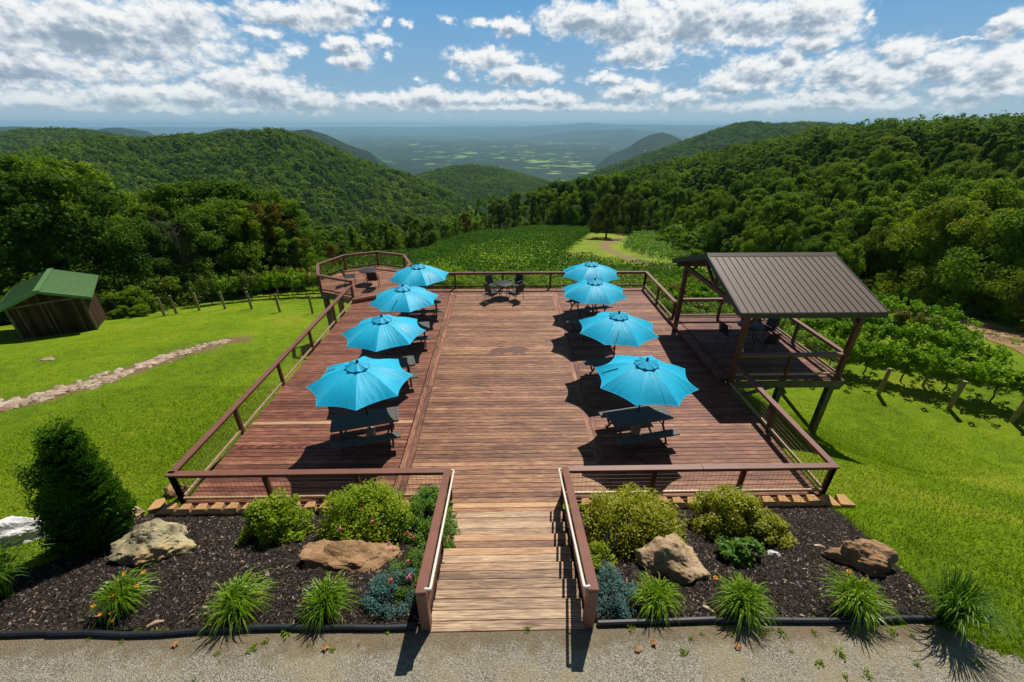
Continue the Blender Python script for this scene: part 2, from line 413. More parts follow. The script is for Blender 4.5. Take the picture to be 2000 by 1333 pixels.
def mat_gravel():
    t = NT('gravel'); c = t.coord()
    big = t.noise(c, .8, 5, .6); v = t.voro(c, 75, 'Color'); v2 = t.voro(c, 190, 'Color'); mid = t.noise(c, 5, 5, .7)
    sp = t.n('ShaderNodeSeparateColor'); t.l(v, sp.inputs[0]); sp2 = t.n('ShaderNodeSeparateColor'); t.l(v2, sp2.inputs[0])
    f = t.math('ADD', t.math('MULTIPLY', sp.outputs[0], .42), t.math('MULTIPLY', sp2.outputs[1], .40))
    stone = t.ramp(f, [(.06, lin(68, 64, 57)), (.3, lin(132, 125, 111)), (.6, lin(174, 166, 148)), (.8, lin(218, 210, 193))])
    dirt = t.ramp(sp2.outputs[0], [(0, lin(134, 120, 92)), (1, lin(188, 174, 140))])
    col = t.mix(t.maprange(t.math('ADD', t.math('MULTIPLY', big, .7), t.math('MULTIPLY', mid, .3)), .46, .60, 0, .85), stone, dirt)
    sep = t.n('ShaderNodeSeparateXYZ'); t.l(c, sep.inputs[0])
    edge = t.math('ADD', sep.outputs[1], t.math('MULTIPLY', t.math('SUBTRACT', mid, .5), .9))
    soil = t.ramp(sp2.outputs[2], [(0, lin(84, 70, 50)), (1, lin(142, 124, 94))])
    col = t.mix(t.maprange(edge, 2.95, 3.2, 0, .75), col, soil)
    h = t.math('ADD', t.voro(c, 75), t.math('MULTIPLY', t.voro(c, 190), .4))
    t.pbsdf(col, .9, 0, .2, t.bump(h, .9, .012)); return t.m
def mat_mulch():
    t = NT('mulch_soil'); c = t.coord(); v = t.voro(c, 40, 'Color'); sp = t.n('ShaderNodeSeparateColor'); t.l(v, sp.inputs[0])
    col = t.ramp(sp.outputs[0], [(0, lin(24, 17, 15)), (.7, lin(48, 36, 32)), (1, lin(70, 56, 48))])
    t.pbsdf(col, .9, 0, .15, t.bump(t.noise(c, 45, 5), 1, .03)); return t.m
def mat_road():
    t = NT('dirt_road'); c = t.coord(); n1 = t.noise(c, .7, 5); n2 = t.noise(c, 9, 5)
    f = t.math('ADD', t.math('MULTIPLY', n1, .6), t.math('MULTIPLY', n2, .4))
    col = t.ramp(f, [(.3, lin(112, 88, 60)), (.5, lin(148, 120, 86)), (.7, lin(182, 154, 116))])
    t.pbsdf(col, .9, 0, .15, t.bump(n2, .5, .03)); return t.m
def mat_ground():
    """lawn, vineyard grass, wood floor: weights are per-face attributes (tone: wood floor, rnd: grass kind)"""
    t = NT('lawn_ground'); c = t.coord()
    n1 = t.noise(c, .22, 5, .6); n2 = t.noise(c, 2.2, 5, .6); n3 = t.noise(c, 16, 4, .7); n4 = t.noise(c, 70, 3, .7)
    f = t.math('ADD', t.math('MULTIPLY', n2, .34), t.math('MULTIPLY', n3, .36)); f = t.math('ADD', f, t.math('MULTIPLY', n4, .30))
    f = t.math('ADD', f, t.math('MULTIPLY', t.math('SUBTRACT', n1, .5), .45))
    grass = t.ramp(f, [(.28, (.044, .09, .002, 1)), (.42, (.132, .225, .003, 1)), (.54, (.212, .325, .004, 1)), (.72, (.35, .41, .012, 1))])
    dry = t.ramp(f, [(.3, (.15, .20, .008, 1)), (.6, (.30, .33, .02, 1)), (.8, (.44, .38, .07, 1))])
    grass = t.mix(t.maprange(n1, .53, .70, 0, .8), grass, dry)
    dirt = t.ramp(n3, [(.3, (.20, .12, .06, 1)), (.7, (.34, .22, .12, 1))])
    grass = t.mix(t.attr('rnd'), grass, dirt)
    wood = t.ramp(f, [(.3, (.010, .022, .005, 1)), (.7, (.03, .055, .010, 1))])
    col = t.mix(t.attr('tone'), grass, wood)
    h = t.math('ADD', n4, t.math('MULTIPLY', n3, 1.2))
    t.pbsdf(col, .85, 0, .15, t.bump(h, .9, .05)); return t.m
def mat_plain():
    t = NT('valley_floor'); c = t.coord(); fl = t.vmath('MULTIPLY', c, (1, 1, 0))
    wob = t.noise(fl, .0011, 5, .6, 0, 1); p = t.vmath('ADD', fl, t.vmath('SCALE', t.vmath('SUBTRACT', wob, (.5, .5, .5)), (0, 0, 0)))
    woods = t.noise(fl, .02, 6, .7); big = t.noise(fl, .00045, 5, .6)
    wc = t.ramp(t.math('ADD', t.math('MULTIPLY', woods, .6), t.math('MULTIPLY', big, .4)), [(.38, (.004, .014, .008, 1)), (.5, (.016, .038, .012, 1)), (.62, (.06, .10, .03, 1))])
    vr = t.voro(t.vmath('ADD', fl, t.vmath('MULTIPLY', t.vmath('SUBTRACT', wob, (.5, .5, .5)), (420, 420, 0))), .0072, 'Color'); sp = t.n('ShaderNodeSeparateColor'); t.l(vr, sp.inputs[0])
    clus = t.noise(fl, .00028, 4, .55)
    rag = t.noise(fl, .006, 4, .6)
    f = t.math('ADD', sp.outputs[0], t.math('MULTIPLY', t.math('SUBTRACT', clus, .5), 1.5)); f = t.math('ADD', f, t.math('MULTIPLY', t.math('SUBTRACT', rag, .5), .5))
    field = t.ramp(sp.outputs[1], [(0, (.14, .27, .05, 1)), (.7, (.24, .36, .09, 1)), (1, (.34, .37, .16, 1))])
    zs = t.n('ShaderNodeSeparateXYZ'); t.l(c, zs.inputs[0]); f = t.math('SUBTRACT', f, t.maprange(zs.outputs[2], -335, -310, 0, 1.5)); col = t.mix(t.maprange(f, .90, .95), wc, field)
    hv = t.voro(fl, .004, 'Distance'); hs = t.math('MULTIPLY', t.maprange(hv, .05, .045), t.maprange(clus, .45, .55))
    col = t.mix(hs, col, (.75, .75, .72, 1))
    hgt = t.noise(fl, .03, 5, .75)
    t.pbsdf(col, .9, 0, .1, t.bump(hgt, .8, 14)); return t.m
mats()
# ================================================================== terrain
def prof(r, pts):
    a = np.array(pts, float); return np.interp(r, a[:, 0], a[:, 1])
PC = [(0, 0), (40, -7.1), (55, -9.5), (75, -11.8), (90, -14), (105, -16.2), (112, -17.4), (125, -21), (160, -36), (250, -75), (400, -130), (800, -220), (1500, -300), (2500, -350), (90000, -350)]
PCL = [(0, 0), (40, -7.0), (56, -9.2), (70, -12.2), (90, -18), (120, -28), (200, -52), (300, -80), (400, -120), (800, -220), (1500, -300), (2500, -350), (90000, -350)]
PL = [(0, 0), (40, -6.6), (60, -10), (80, -15), (120, -27), (200, -48), (300, -64), (400, -76), (800, -220), (1500, -300), (2500, -350), (90000, -350)]
PRT = [(0, 0), (40, -6.2), (55, -9.0), (75, -11.5), (110, -14), (160, -16), (250, -30), (400, -90), (800, -220), (1500, -300), (2500, -350), (90000, -350)]
HILLS = [  # silhouette in the picture, distance of the ridge, slopes, crest rounding, tree height
    dict(n='ridge', s=[(1180, 350), (1200, 345), (1300, 324), (1400, 299), (1500, 277), (1600, 256), (1700, 247), (1850, 241), (2000, 234), (2300, 225)], r=[205, 210, 225, 240, 250, 255, 250, 240, 225, 210], kn=.050, kf=.35, w=25, t=9),
    dict(n='big', s=[(-300, 330), (0, 305), (52, 292), (105, 278), (147, 268), (196, 265), (245, 269), (308, 266), (350, 262), (420, 261), (483, 255), (525, 251), (567, 255), (612, 269), (658, 290), (700, 309), (760, 328), (810, 343), (870, 368), (905, 392), (936, 425)], r=[620, 640, 660, 690, 720, 740, 740, 740, 730, 720, 710, 700, 700, 690, 670, 650, 630, 600, 560, 530, 500], kn=.19, kf=.3, w=40, t=12),
    dict(n='back', s=[(-300, 262), (0, 258), (52, 253), (98, 251), (157, 253), (206, 260), (300, 275)], r=[1500] * 7, kn=.22, kf=.3, w=80, t=12),
    dict(n='low', s=[(780, 362), (827, 344), (880, 329), (922, 324), (967, 328), (1020, 342), (1060, 354), (1120, 372)], r=[1200, 1250, 1300, 1330, 1330, 1300, 1250, 1200], kn=.17, kf=.25, w=120, t=8),
    dict(n='rback', s=[(1120, 352), (1180, 330), (1240, 309), (1320, 281), (1380, 259), (1440, 241), (1472, 238), (1512, 242), (1560, 239), (1600, 240), (1640, 242), (1700, 250), (1800, 262)], r=[1300, 1350, 1400, 1450, 1500, 1550, 1560, 1560, 1560, 1560, 1560, 1560, 1560], kn=.24, kf=.3, w=60, t=11),
    dict(n='f1', s=[(380, 264), (402, 260), (425, 254), (448, 251), (465, 252), (490, 258), (520, 266)], r=[2600] * 7, kn=.3, kf=.3, w=60, t=0),
    dict(n='f2', s=[(550, 260), (577, 255), (602, 253), (640, 264), (682, 284), (720, 296)], r=[2600] * 6, kn=.3, kf=.3, w=60, t=0),
    dict(n='cone', s=[(1190, 305), (1225, 290), (1247, 275), (1270, 264), (1293, 259), (1310, 263), (1335, 275), (1380, 290)], r=[4200] * 8, kn=.22, kf=.3, w=160, t=0),
    dict(n='b1', s=[(170, 256), (205, 250), (230, 249), (260, 253), (290, 257)], r=[6500] * 5, kn=.2, kf=.2, w=300, t=0),
    dict(n='b2', s=[(-200, 246), (0, 247.5), (30, 245.5), (60, 247), (95, 251)], r=[7500] * 5, kn=.2, kf=.2, w=300, t=0),
    dict(n='mid', s=[(1030, 267), (1080, 262), (1118, 257), (1180, 254), (1230, 252), (1270, 256), (1340, 265)], r=[15000] * 7, kn=.07, kf=.1, w=1500, t=0),
    dict(n='mtn', s=[(880, 258), (980, 250), (1037, 246), (1107, 243), (1142, 239.5), (1170, 241), (1195, 243), (1247, 244), (1286, 243), (1330, 245), (1420, 244), (1560, 246), (2300, 246)], r=[26000] * 13, kn=.06, kf=.1, w=2500, t=0),
    dict(n='line', s=[(-300, 248), (100, 249), (300, 248), (380, 249), (420, 247.6), (520, 248.8), (700, 248), (830, 248.6), (900, 246.2), (960, 247.5), (990, 245.4), (1030, 247.5), (1100, 249)], r=[30000] * 13, kn=.05, kf=.1, w=3000, t=0),
]
for h in HILLS:
    pts = []
    for (px, py), r_ in zip(h['s'], h['r']):
        a, e = azel(px, py); pts.append((a, H + r_ * math.tan(e) - h['t'], r_))
    if h['n'] == 'ridge': pts += [(R(64), pts[-1][1], 200), (R(78), pts[-1][1] - 6, 190)]
    if h['n'] == 'big': pts += [(R(-74), -28, 560), (R(-88), -34, 560)]
    pts.sort(); h['a'] = np.array(pts)
def hill_z(h, az, r):
    A = h['a']; zr = np.interp(az, A[:, 0], A[:, 1]); rr = np.interp(az, A[:, 0], A[:, 2])
    out = np.maximum(A[0, 0] - az, 0) + np.maximum(az - A[-1, 0], 0)
    zr = zr - out * rr * .8
    d = r - rr; k = np.where(d < 0, h['kn'], h['kf']); w = h['w']
    amp = min(h['w'] * .16, 60) * (0 if h['n'] == 'ridge' else 1)
    nz = fbm(az * rr / (h['w'] * 2.2) + 5, r / (h['w'] * 2.2), 3) * amp * np.clip(np.abs(d) / (h['w'] * 1.5), 0, 1)
    return zr - k * (np.sqrt(d * d + w * w) - w) + nz
def plane_z(y):
    z = -.12 - .21 * (y - 7.0)
    z = np.where(y < 6.6, np.interp(y, [-50, 3.3, 3.6, 6.6], [1.35, 1.35, 1.25, -.02]), z)
    return np.where((y >= 6.6) & (y < 7.4), np.interp(y, [6.6, 7.4], [-.02, -.204]), z)
def hz(x, y, parts=False):
    x = np.asarray(x, float); y = np.asarray(y, float)
    r = np.hypot(x, y); az = np.arctan2(x, y); d = np.degrees(az)
    near = plane_z(y) - 2.35 * sstep(6.9, 15.2, x) * sstep(4.2, 11.5, y) * (1 - sstep(17, 34, np.hypot(x, y)))
    near = near - .38 * sstep(1.22, 1.14, np.abs(x)) * (y > 3.42) * (y < 6.9)
    near = near + fbm(x * .16, y * .16, 3) * .10 * sstep(9, 16, np.hypot(x, y - 3)) * sstep(8, 14, np.abs(x) + np.maximum(y - 22, 0) * 2)
    c, cl, lf, rt = prof(r, PC), prof(r, PCL), prof(r, PL), prof(r, PRT)
    w1 = sstep(-30, -16, d); w2 = sstep(-14, -3, d); w3 = sstep(16, 34, d)
    b = lf * (1 - w1) + cl * w1; b = b * (1 - w2) + c * w2; b = b * (1 - w3) + rt * w3
    far = b
    hid = np.zeros(r.shape, int)
    for i, h in enumerate(HILLS):
        if h['n'] == 'ridge' or True:
            z = hill_z(h, az, r)
            if h['n'] == 'ridge': z = np.where(d > 8, z, -999)
            m = z > far; far = np.where(m, z, far); hid = np.where(m, i + 1, hid)
    far = far + fbm(x / 900, y / 900, 3) * 14 * sstep(2500, 5000, r)
    w = sstep(38, 62, r) * (y > -5)
    z = near * (1 - w) + far * w
    return (z, hid) if parts else z
def hz1(x, y): return float(hz(np.array([x]), np.array([y]))[0])
def ground(px, py):
    rr = np.array(ray(px, py)); lo, hi = 1.0, 600.0
    ts = np.geomspace(lo, hi, 700)
    for _ in range(3):
        z = H + rr[2] * ts; below = z < hz(rr[0] * ts, rr[1] * ts)
        i = int(np.argmax(below)) if below.any() else len(ts) - 1
        lo, hi = ts[max(i - 1, 0)], ts[i]; ts = np.linspace(lo, hi, 60)
    t = (lo + hi) / 2
    return (float(rr[0] * t), float(rr[1] * t), float(H + rr[2] * t))

# polar sheet round the viewpoint, cut into lawn / hills / valley by distance
NA, = (760,)
azs = np.radians(np.concatenate([np.linspace(-100, -66, 40), np.linspace(-65.8, 65.8, NA), np.linspace(66, 100, 40)]))
rs = [.4]
while rs[-1] < 44000:
    r_ = rs[-1]; rs.append(r_ + max(.10, r_ * (.012 if r_ < 60 else (.016 if r_ < 900 else .02))))
rs = np.array(rs)
AZ, RR = np.meshgrid(azs, rs)
TX, TY = RR * np.sin(AZ), RR * np.cos(AZ)
TZ, TH = hz(TX, TY, True)
# worn path over the knoll and wood-floor weights
def polyline_d(x, y, pts):
    d = np.full(x.shape, 1e9)
    for (x0, y0), (x1, y1) in zip(pts[:-1], pts[1:]):
        L2 = (x1 - x0) ** 2 + (y1 - y0) ** 2; t = np.clip(((x - x0) * (x1 - x0) + (y - y0) * (y1 - y0)) / L2, 0, 1)
        d = np.minimum(d, np.hypot(x - x0 - t * (x1 - x0), y - y0 - t * (y1 - y0)))
    return d
PATH = [ground(*q)[:2] for q in ((1290, 520), (1250, 512), (1212, 500), (1190, 490), (1178, 480), (1192, 472), (1215, 466), (1260, 464), (1300, 466))]
nzp = fbm(TX * .35, TY * .35, 3)
dirt = sstep(2.0, .5, polyline_d(TX, TY, PATH) + nzp * 1.2) * .9
dirt = np.maximum(dirt, sstep(16, 6, polyline_d(TX, TY, PATH)) * np.clip(.16 + fbm(TX * .22, TY * .22, 4) * .5, 0, .5))
CREEK = [ground(*q)[:2] for q in ((-140, 800), (-60, 797), (0, 795), (60, 782), (130, 762), (200, 743), (260, 722), (330, 698), (400, 677), (445, 666))]
dcr = polyline_d(TX, TY, CREEK)
dirt = np.maximum(dirt, sstep(.85, .5, dcr + fbm(TX * 1.5, TY * 1.5, 3) * .25))
gp = ground(468, 664); dirt = np.maximum(dirt, sstep(.75, .3, np.hypot(TX - gp[0], (TY - gp[1]) * .8) + nzp * .3))
gp2 = ground(385, 683); dirt = np.maximum(dirt, .55 * sstep(1.2, .3, np.hypot((TX - gp2[0]) * .7, TY - gp2[1]) + nzp * .6))
EDGE_L = [(-60, 22), (-40, 25), (-29, 29.5), (-25.5, 37), (-18, 42), (-16, 52), (-13, 60), (-7, 76), (2, 95), (12, 112), (26, 114), (36, 107), (37, 98), (31, 78), (28.5, 66), (30, 56), (33.5, 47), (37, 39), (38, 31), (35.5, 20), (31.5, 10), (60, -10)]
def inside(x, y, poly):
    c = np.zeros(np.shape(x), bool)
    n = len(poly)
    for i in range(n):
        x0, y0 = poly[i]; x1, y1 = poly[(i + 1) % n]
        if y0 == y1: continue
        m = ((y0 > y) != (y1 > y)) & (x < (x1 - x0) * (y - y0) / (y1 - y0) + x0); c ^= m
    return c
OPEN = EDGE_L + [(60, -60), (-60, -60)]
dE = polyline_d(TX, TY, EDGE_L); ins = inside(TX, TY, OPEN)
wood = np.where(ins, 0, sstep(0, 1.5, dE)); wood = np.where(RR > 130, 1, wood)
def sheet(name, i0, i1, mat, label=None):
    nr = i1 - i0; na = len(azs)
    V = np.stack([TX[i0:i1], TY[i0:i1], TZ[i0:i1]], -1).reshape(-1, 3)
    k = np.arange((nr - 1) * na).reshape(nr - 1, na)[:, :-1].ravel()
    Fq = np.stack([k, k + na, k + na + 1, k + 1], -1)[:, ::-1]
    o = mesh_np(name, V, Fq, mat, smooth=True)
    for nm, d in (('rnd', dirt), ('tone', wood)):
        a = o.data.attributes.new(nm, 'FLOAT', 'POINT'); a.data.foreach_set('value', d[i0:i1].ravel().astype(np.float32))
    return tag(o, None, None, None, 'structure')
i1 = int(np.searchsorted(rs, 128)); i2 = int(np.searchsorted(rs, 1900))
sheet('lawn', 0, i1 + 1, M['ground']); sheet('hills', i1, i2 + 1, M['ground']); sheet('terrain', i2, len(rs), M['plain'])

# gravel drive and mulch beds: sheets draped a little above the ground
def drape(name, poly, step, mat, lift, kind='structure', rough=0.0):
    xs = [p[0] for p in poly]; ys = [p[1] for p in poly]
    nx = int((max(xs) - min(xs)) / step) + 2; ny = int((max(ys) - min(ys)) / step) + 2
    gx, gy = np.meshgrid(np.linspace(min(xs), max(xs), nx), np.linspace(min(ys), max(ys), ny))
    gz = hz(np.where((np.abs(gx) < 1.3) & (gy > 3.4), 1.3, gx), gy) + lift
    if rough: gz = gz + np.abs(fbm(gx * 2.5, gy * 2.5, 4)) * rough
    ix = np.arange(nx * ny).reshape(ny, nx)
    q = np.stack([ix[:-1, :-1], ix[:-1, 1:], ix[1:, 1:], ix[1:, :-1]], -1).reshape(-1, 4)
    cx = (gx[:-1, :-1] + gx[1:, 1:]) / 2; cy = (gy[:-1, :-1] + gy[1:, 1:]) / 2
    jit = fbm(cx * 3, cy * 3, 2) * step * 2.0
    m = inside(cx + jit, cy + jit * .7, poly).ravel()
    return tag(mesh_np(name, np.stack([gx, gy, gz], -1).reshape(-1, 3), q[m], mat, smooth=True), None, None, None, kind)
drape('gravel_road', [(-16, -3), (16, -3), (9.0, .9), (7.4, 2.25), (6.8, 2.75), (6.35, 3.05), (5.95, 3.3), (1.12, 3.36), (1.12, 3.56), (-1.12, 3.56), (-1.12, 3.36), (-12, 3.36), (-16, 3.36)], .06, M['gravel'], .012, rough=.006)
BED_L = [(-9.6, 3.42), (-1.03, 3.42), (-1.12, 6.42), (-7.6, 6.62), (-7.85, 6.05), (-7.75, 5.3), (-8.05, 4.75), (-8.6, 4.35), (-9.3, 3.95)]
BED_R = [(1.03, 3.42), (5.95, 3.42), (6.25, 3.55), (6.45, 4.0), (6.6, 4.7), (6.85, 5.4), (7.05, 6.2), (7.0, 6.45), (1.12, 6.42)]
for b in (BED_L, BED_R): drape('mulch_ground', b, .05, M['mulch'], .016, rough=.02)
# dirt road on the right, outside the vineyard
rd = [ground(*q)[:2] for q in ((2300, 788), (2180, 738), (2080, 698), (2000, 669), (1930, 645), (1870, 624), (1810, 603), (1770, 588), (1738, 575))]
V = []; Fq = []
for i in range(len(rd) - 1):
    for k in range(12):
        t = k / 12; x = rd[i][0] + (rd[i + 1][0] - rd[i][0]) * t; y = rd[i][1] + (rd[i + 1][1] - rd[i][1]) * t
        dx, dy = rd[i + 1][0] - rd[i][0], rd[i + 1][1] - rd[i][1]; L = math.hypot(dx, dy); nx_, ny_ = dy / L, -dx / L
        for j in range(9):
            o = (j / 8 - .5) * 2.7 + (.12 * math.sin(x * 3.1 + y) if j in (0, 8) else 0)
            V.append((x + nx_ * o, y + ny_ * o, 0))
V = np.array(V); V[:, 2] = hz(V[:, 0], V[:, 1]) + .03
n_ = len(V) // 9
Fq = [(i * 9 + j, i * 9 + j + 1, (i + 1) * 9 + j + 1, (i + 1) * 9 + j) for i in range(n_ - 1) for j in range(8)]
tag(mesh_np('dirt_road', V, np.array(Fq), M['road'], smooth=True), None, None, None, 'structure')

# ================================================================== foliage helpers
def unit(v): return v / np.maximum(np.linalg.norm(v, axis=1, keepdims=True), 1e-9)
def quads(c, nrm, size, aspect=.7, rng=RNG):
    """one rhombus leaf per centre"""
    n = len(c); ref = rng.normal(size=(n, 3)); a = unit(np.cross(nrm, ref)); b = np.cross(nrm, a)
    s = np.asarray(size).reshape(-1, 1) * .5
    V = np.stack([c - a * s, c - b * s * aspect, c + a * s, c + b * s * aspect], 1).reshape(-1, 3)
    return V, np.arange(4 * n).reshape(n, 4)
def clump_leaves(cl, rad, per, size, rng, flat=.85, up=.35, shell=.55):
    """leaves spread through round clumps (centres cl, radii rad)"""
    n = len(cl) * per; idx = np.repeat(np.arange(len(cl)), per)
    d = unit(rng.normal(size=(n, 3))); rr = rad[idx] * (shell + (1.08 - shell) * rng.random(n))
    off = d * rr[:, None]; off[:, 2] *= flat
    c = cl[idx] + off
    nrm = unit(d * .6 + rng.normal(size=(n, 3)) * .55 + np.array([0, 0, up]))
    V, Fq = quads(c, nrm, size * (.65 + .7 * rng.random(n)), .75, rng)
    base = rng.random(len(cl)) * .35
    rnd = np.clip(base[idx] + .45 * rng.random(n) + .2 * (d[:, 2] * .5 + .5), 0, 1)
    return V, Fq, rnd
def leaf_obj(name, parts, mat, parent=None, tone=None):
    Vs = []; Fs = []; rn = []; o = 0
    for V, Fq, r_ in parts:
        Vs.append(V); Fs.append(Fq + o); rn.append(r_); o += len(V)
    return mesh_np(name, np.concatenate(Vs), np.concatenate(Fs), mat, parent, np.concatenate(rn), tone)
def make_tree(name, seed, h, rx, crown0, mat, ncl=46, per=150, leaf=.30, dn=2.1, bark='bark', shape='round', lean=0, bare=False):
    """tree at the origin: trunk with limbs, crown of leaf clumps"""
    rng = np.random.default_rng(seed); rd_ = random.Random(seed)
    root = thing(name, None, 'tree'); tr = MB()
    tr.tube([(0, 0, -.6), (.05, 0, h * .2), (-.06, .08, h * .5), (.05, .02, h * .82)], [h * .026, h * .02, h * .013, h * .004], 7)
    cl = []; ra = []
    for i in range(ncl):
        u = rng.random() ** .75
        z = crown0 + (h - crown0) * u
        if shape == 'round': prof_ = math.sqrt(max(0, 1 - ((u - .38) / .66) ** 2))
        elif shape == 'cone': prof_ = max(.1, (1 - u) ** .8 * (.55 + .45 * min(1, u * 5)))
        else: prof_ = math.sqrt(max(0, 1 - ((u - .5) / .56) ** 2))
        a = rng.random() * 6.283; q = (.35 + .65 * math.sqrt(rng.random())) * prof_ * rx * (.8 + .35 * math.sin(a * 3 + seed))
        r_ = rx * (.20 + .16 * rng.random()) * (1 - .35 * u)
        cl.append((q * math.cos(a), q * math.sin(a), z - r_ * .6)); ra.append(r_)
    cl = np.array(cl); ra = np.array(ra)
    for i in range(0, ncl, 3):
        p = cl[i]; z0 = max(h * .12, p[2] * .62)
        tr.tube([(0, 0, z0), (p[0] * .5, p[1] * .5, z0 + (p[2] - z0) * .62), tuple(p)], [h * .009, h * .006, h * .002], 5)
    if bare:
        for i in range(ncl):
            p = cl[i]
            for k in range(4):
                e = p + rng.normal(size=3) * rx * .22 + np.array([0, 0, rx * .12])
                tr.tube([tuple(p), tuple((p + e) / 2 + rng.normal(size=3) * .08), tuple(e)], [h * .002, h * .0013, h * .0006], 4)
    tr.build('trunk', M[bark], root)
    if not bare:
        leaf_obj('crown', [clump_leaves(cl, ra, int(per * dn), leaf * .68, rng)], M[mat], root)
    return root
# ================================================================== deck and railings
BW = .143
deck = thing('deck', 'large weathered red brown timber deck with a pale centre aisle', 'deck', (0, 13.6, 0))
fl = W(); rnd = random.Random(3)
LX0, LX1, CX0, CX1, RX0, RX1 = -7.18, -2.64, -2.33, 2.22, 2.49, 7.2
def lerp(a, b, t): return a + (b - a) * t
def board_row(y, x0, x1, tone, seed, w=BW - .010):
    rr = random.Random(seed); x = x0; first = 9
    while x < x1 - .01:
        e = min(x1, x + first)
        if x1 - e < .6: e = x1
        tn = tone
        fl.box(((x + e) / 2, y, -.019 + rr.uniform(-.0012, .0012)), (e - x - .004, w, .038), rnd=rr.random(), tone=max(0, min(1, tn)), ch=.004)
        x = e
rows = []
y = 6.36
i = 0
NEW = {('L', 24), ('C', 3)}
while y < 20.62:
    i += 1; t = (y - 7) / 13.6
    dl = -.10 * max(0, t); dr = .12 * max(0, t)
    tc = (-.18 if y < 8.6 else 0) + .10 * rnd.random(); ts = .36 + .2 * rnd.random()
    if y > 6.78:
        board_row(y, LX0, LX1 + dl, (.95 if i == 24 else 1) if ('L', i) in NEW else ts, i * 3 + 1)
        board_row(y, RX0 + dr, RX1, max(.24, ts - .16), i * 3 + 2)
        board_row(y, CX0 + dl, CX1 + dr, 1.0 if ('C', i) in NEW else tc, i * 3)
    else:
        board_row(y, -1.2, 1.2, 1.0 if ('C', i) in NEW else tc, i * 3)
    y += BW
YB = y - BW / 2
fl.build('floorboards', M['deck'], deck)
for a0, a1 in ((-2.48, -.10), (2.35, .12)):
    m = W()
    for k in (-.071, .071):
        for s in range(3):
            y0 = 6.86 + s * 4.6; y1 = min(YB, y0 + 4.59)
            x0 = a0 + a1 * (y0 - 7) / 13.6 + k; x1 = a0 + a1 * (y1 - 7) / 13.6 + k
            # planks laid lengthwise: modelled along their own x axis so that the grain follows
            m.beam((x0, y0, -.019), (x1, y1, -.019), .137, .038, rnd=rnd.random(), tone=.34, ch=.006)
    m.build('border_board', M['deckl'], deck)
m = W()
for x0, y0, x1, y1 in ((-7.2, 6.74, -7.2, YB + .02), (7.22, 6.74, 7.22, YB + .02), (-7.2, YB + .02, 7.22, YB + .02), (-7.2, 6.80, -1.3, 6.80), (1.3, 6.80, 7.22, 6.80)):
    m.beam((x0, y0, -.135), (x1, y1, -.135), .038, .18, rnd=rnd.random(), ch=.004)
m.build('rim_joist', M['railpost'], deck)
m = W()
for k in range(5):
    yy = 8 + k * 3.0
    m.beam((-7.0, yy, -.2), (7.0, yy, -.2), .09, .24, rnd=.5)
for k in range(36): m.beam((-7.0 + k * .4, 6.9, -.12), (-7.0 + k * .4, YB - .02, -.12), .038, .15, rnd=.4)
m.build('joist', M['raw'], deck)
for x in (-7.0, -3.5, 0, 3.5, 7.0):
    for k in range(1, 5):
        yy = 8 + k * 3.0; z = hz1(x, yy)
        m = W(); m.beam((x, yy, z - .3), (x, yy, -.32), .14, .14, ch=.006); m.build('support_post', M['raw'], deck)
# walking bear inlaid in the floor
BEAR = [(0, .10), (.03, .17), (.05, .30), (.10, .40), (.18, .46), (.30, .47), (.42, .46), (.52, .50), (.60, .53), (.68, .52), (.73, .57), (.78, .60), (.80, .57), (.84, .56), (.88, .50), (.93, .44), (1.0, .37), (.985, .31), (.93, .29), (.87, .26), (.86, .20), (.90, .10), (.94, .04), (.90, .0), (.83, .0), (.79, .08), (.75, .17), (.71, .08), (.68, .02), (.60, 0), (.57, .04), (.60, .12), (.57, .19), (.46, .19), (.38, .16), (.36, .08), (.35, .02), (.27, 0), (.25, .04), (.28, .12), (.24, .17), (.19, .10), (.15, .02), (.08, -.01), (.03, .01), (.05, .06)]
bp = P(953, 695)
m = W(); poly = [(bp[0] + u * 1.55, bp[1] + v * 1.25) for u, v in BEAR]; m.prism(poly, -.002, .0035, rnd=.5); m.build('bear_emblem', M['bear'], deck)

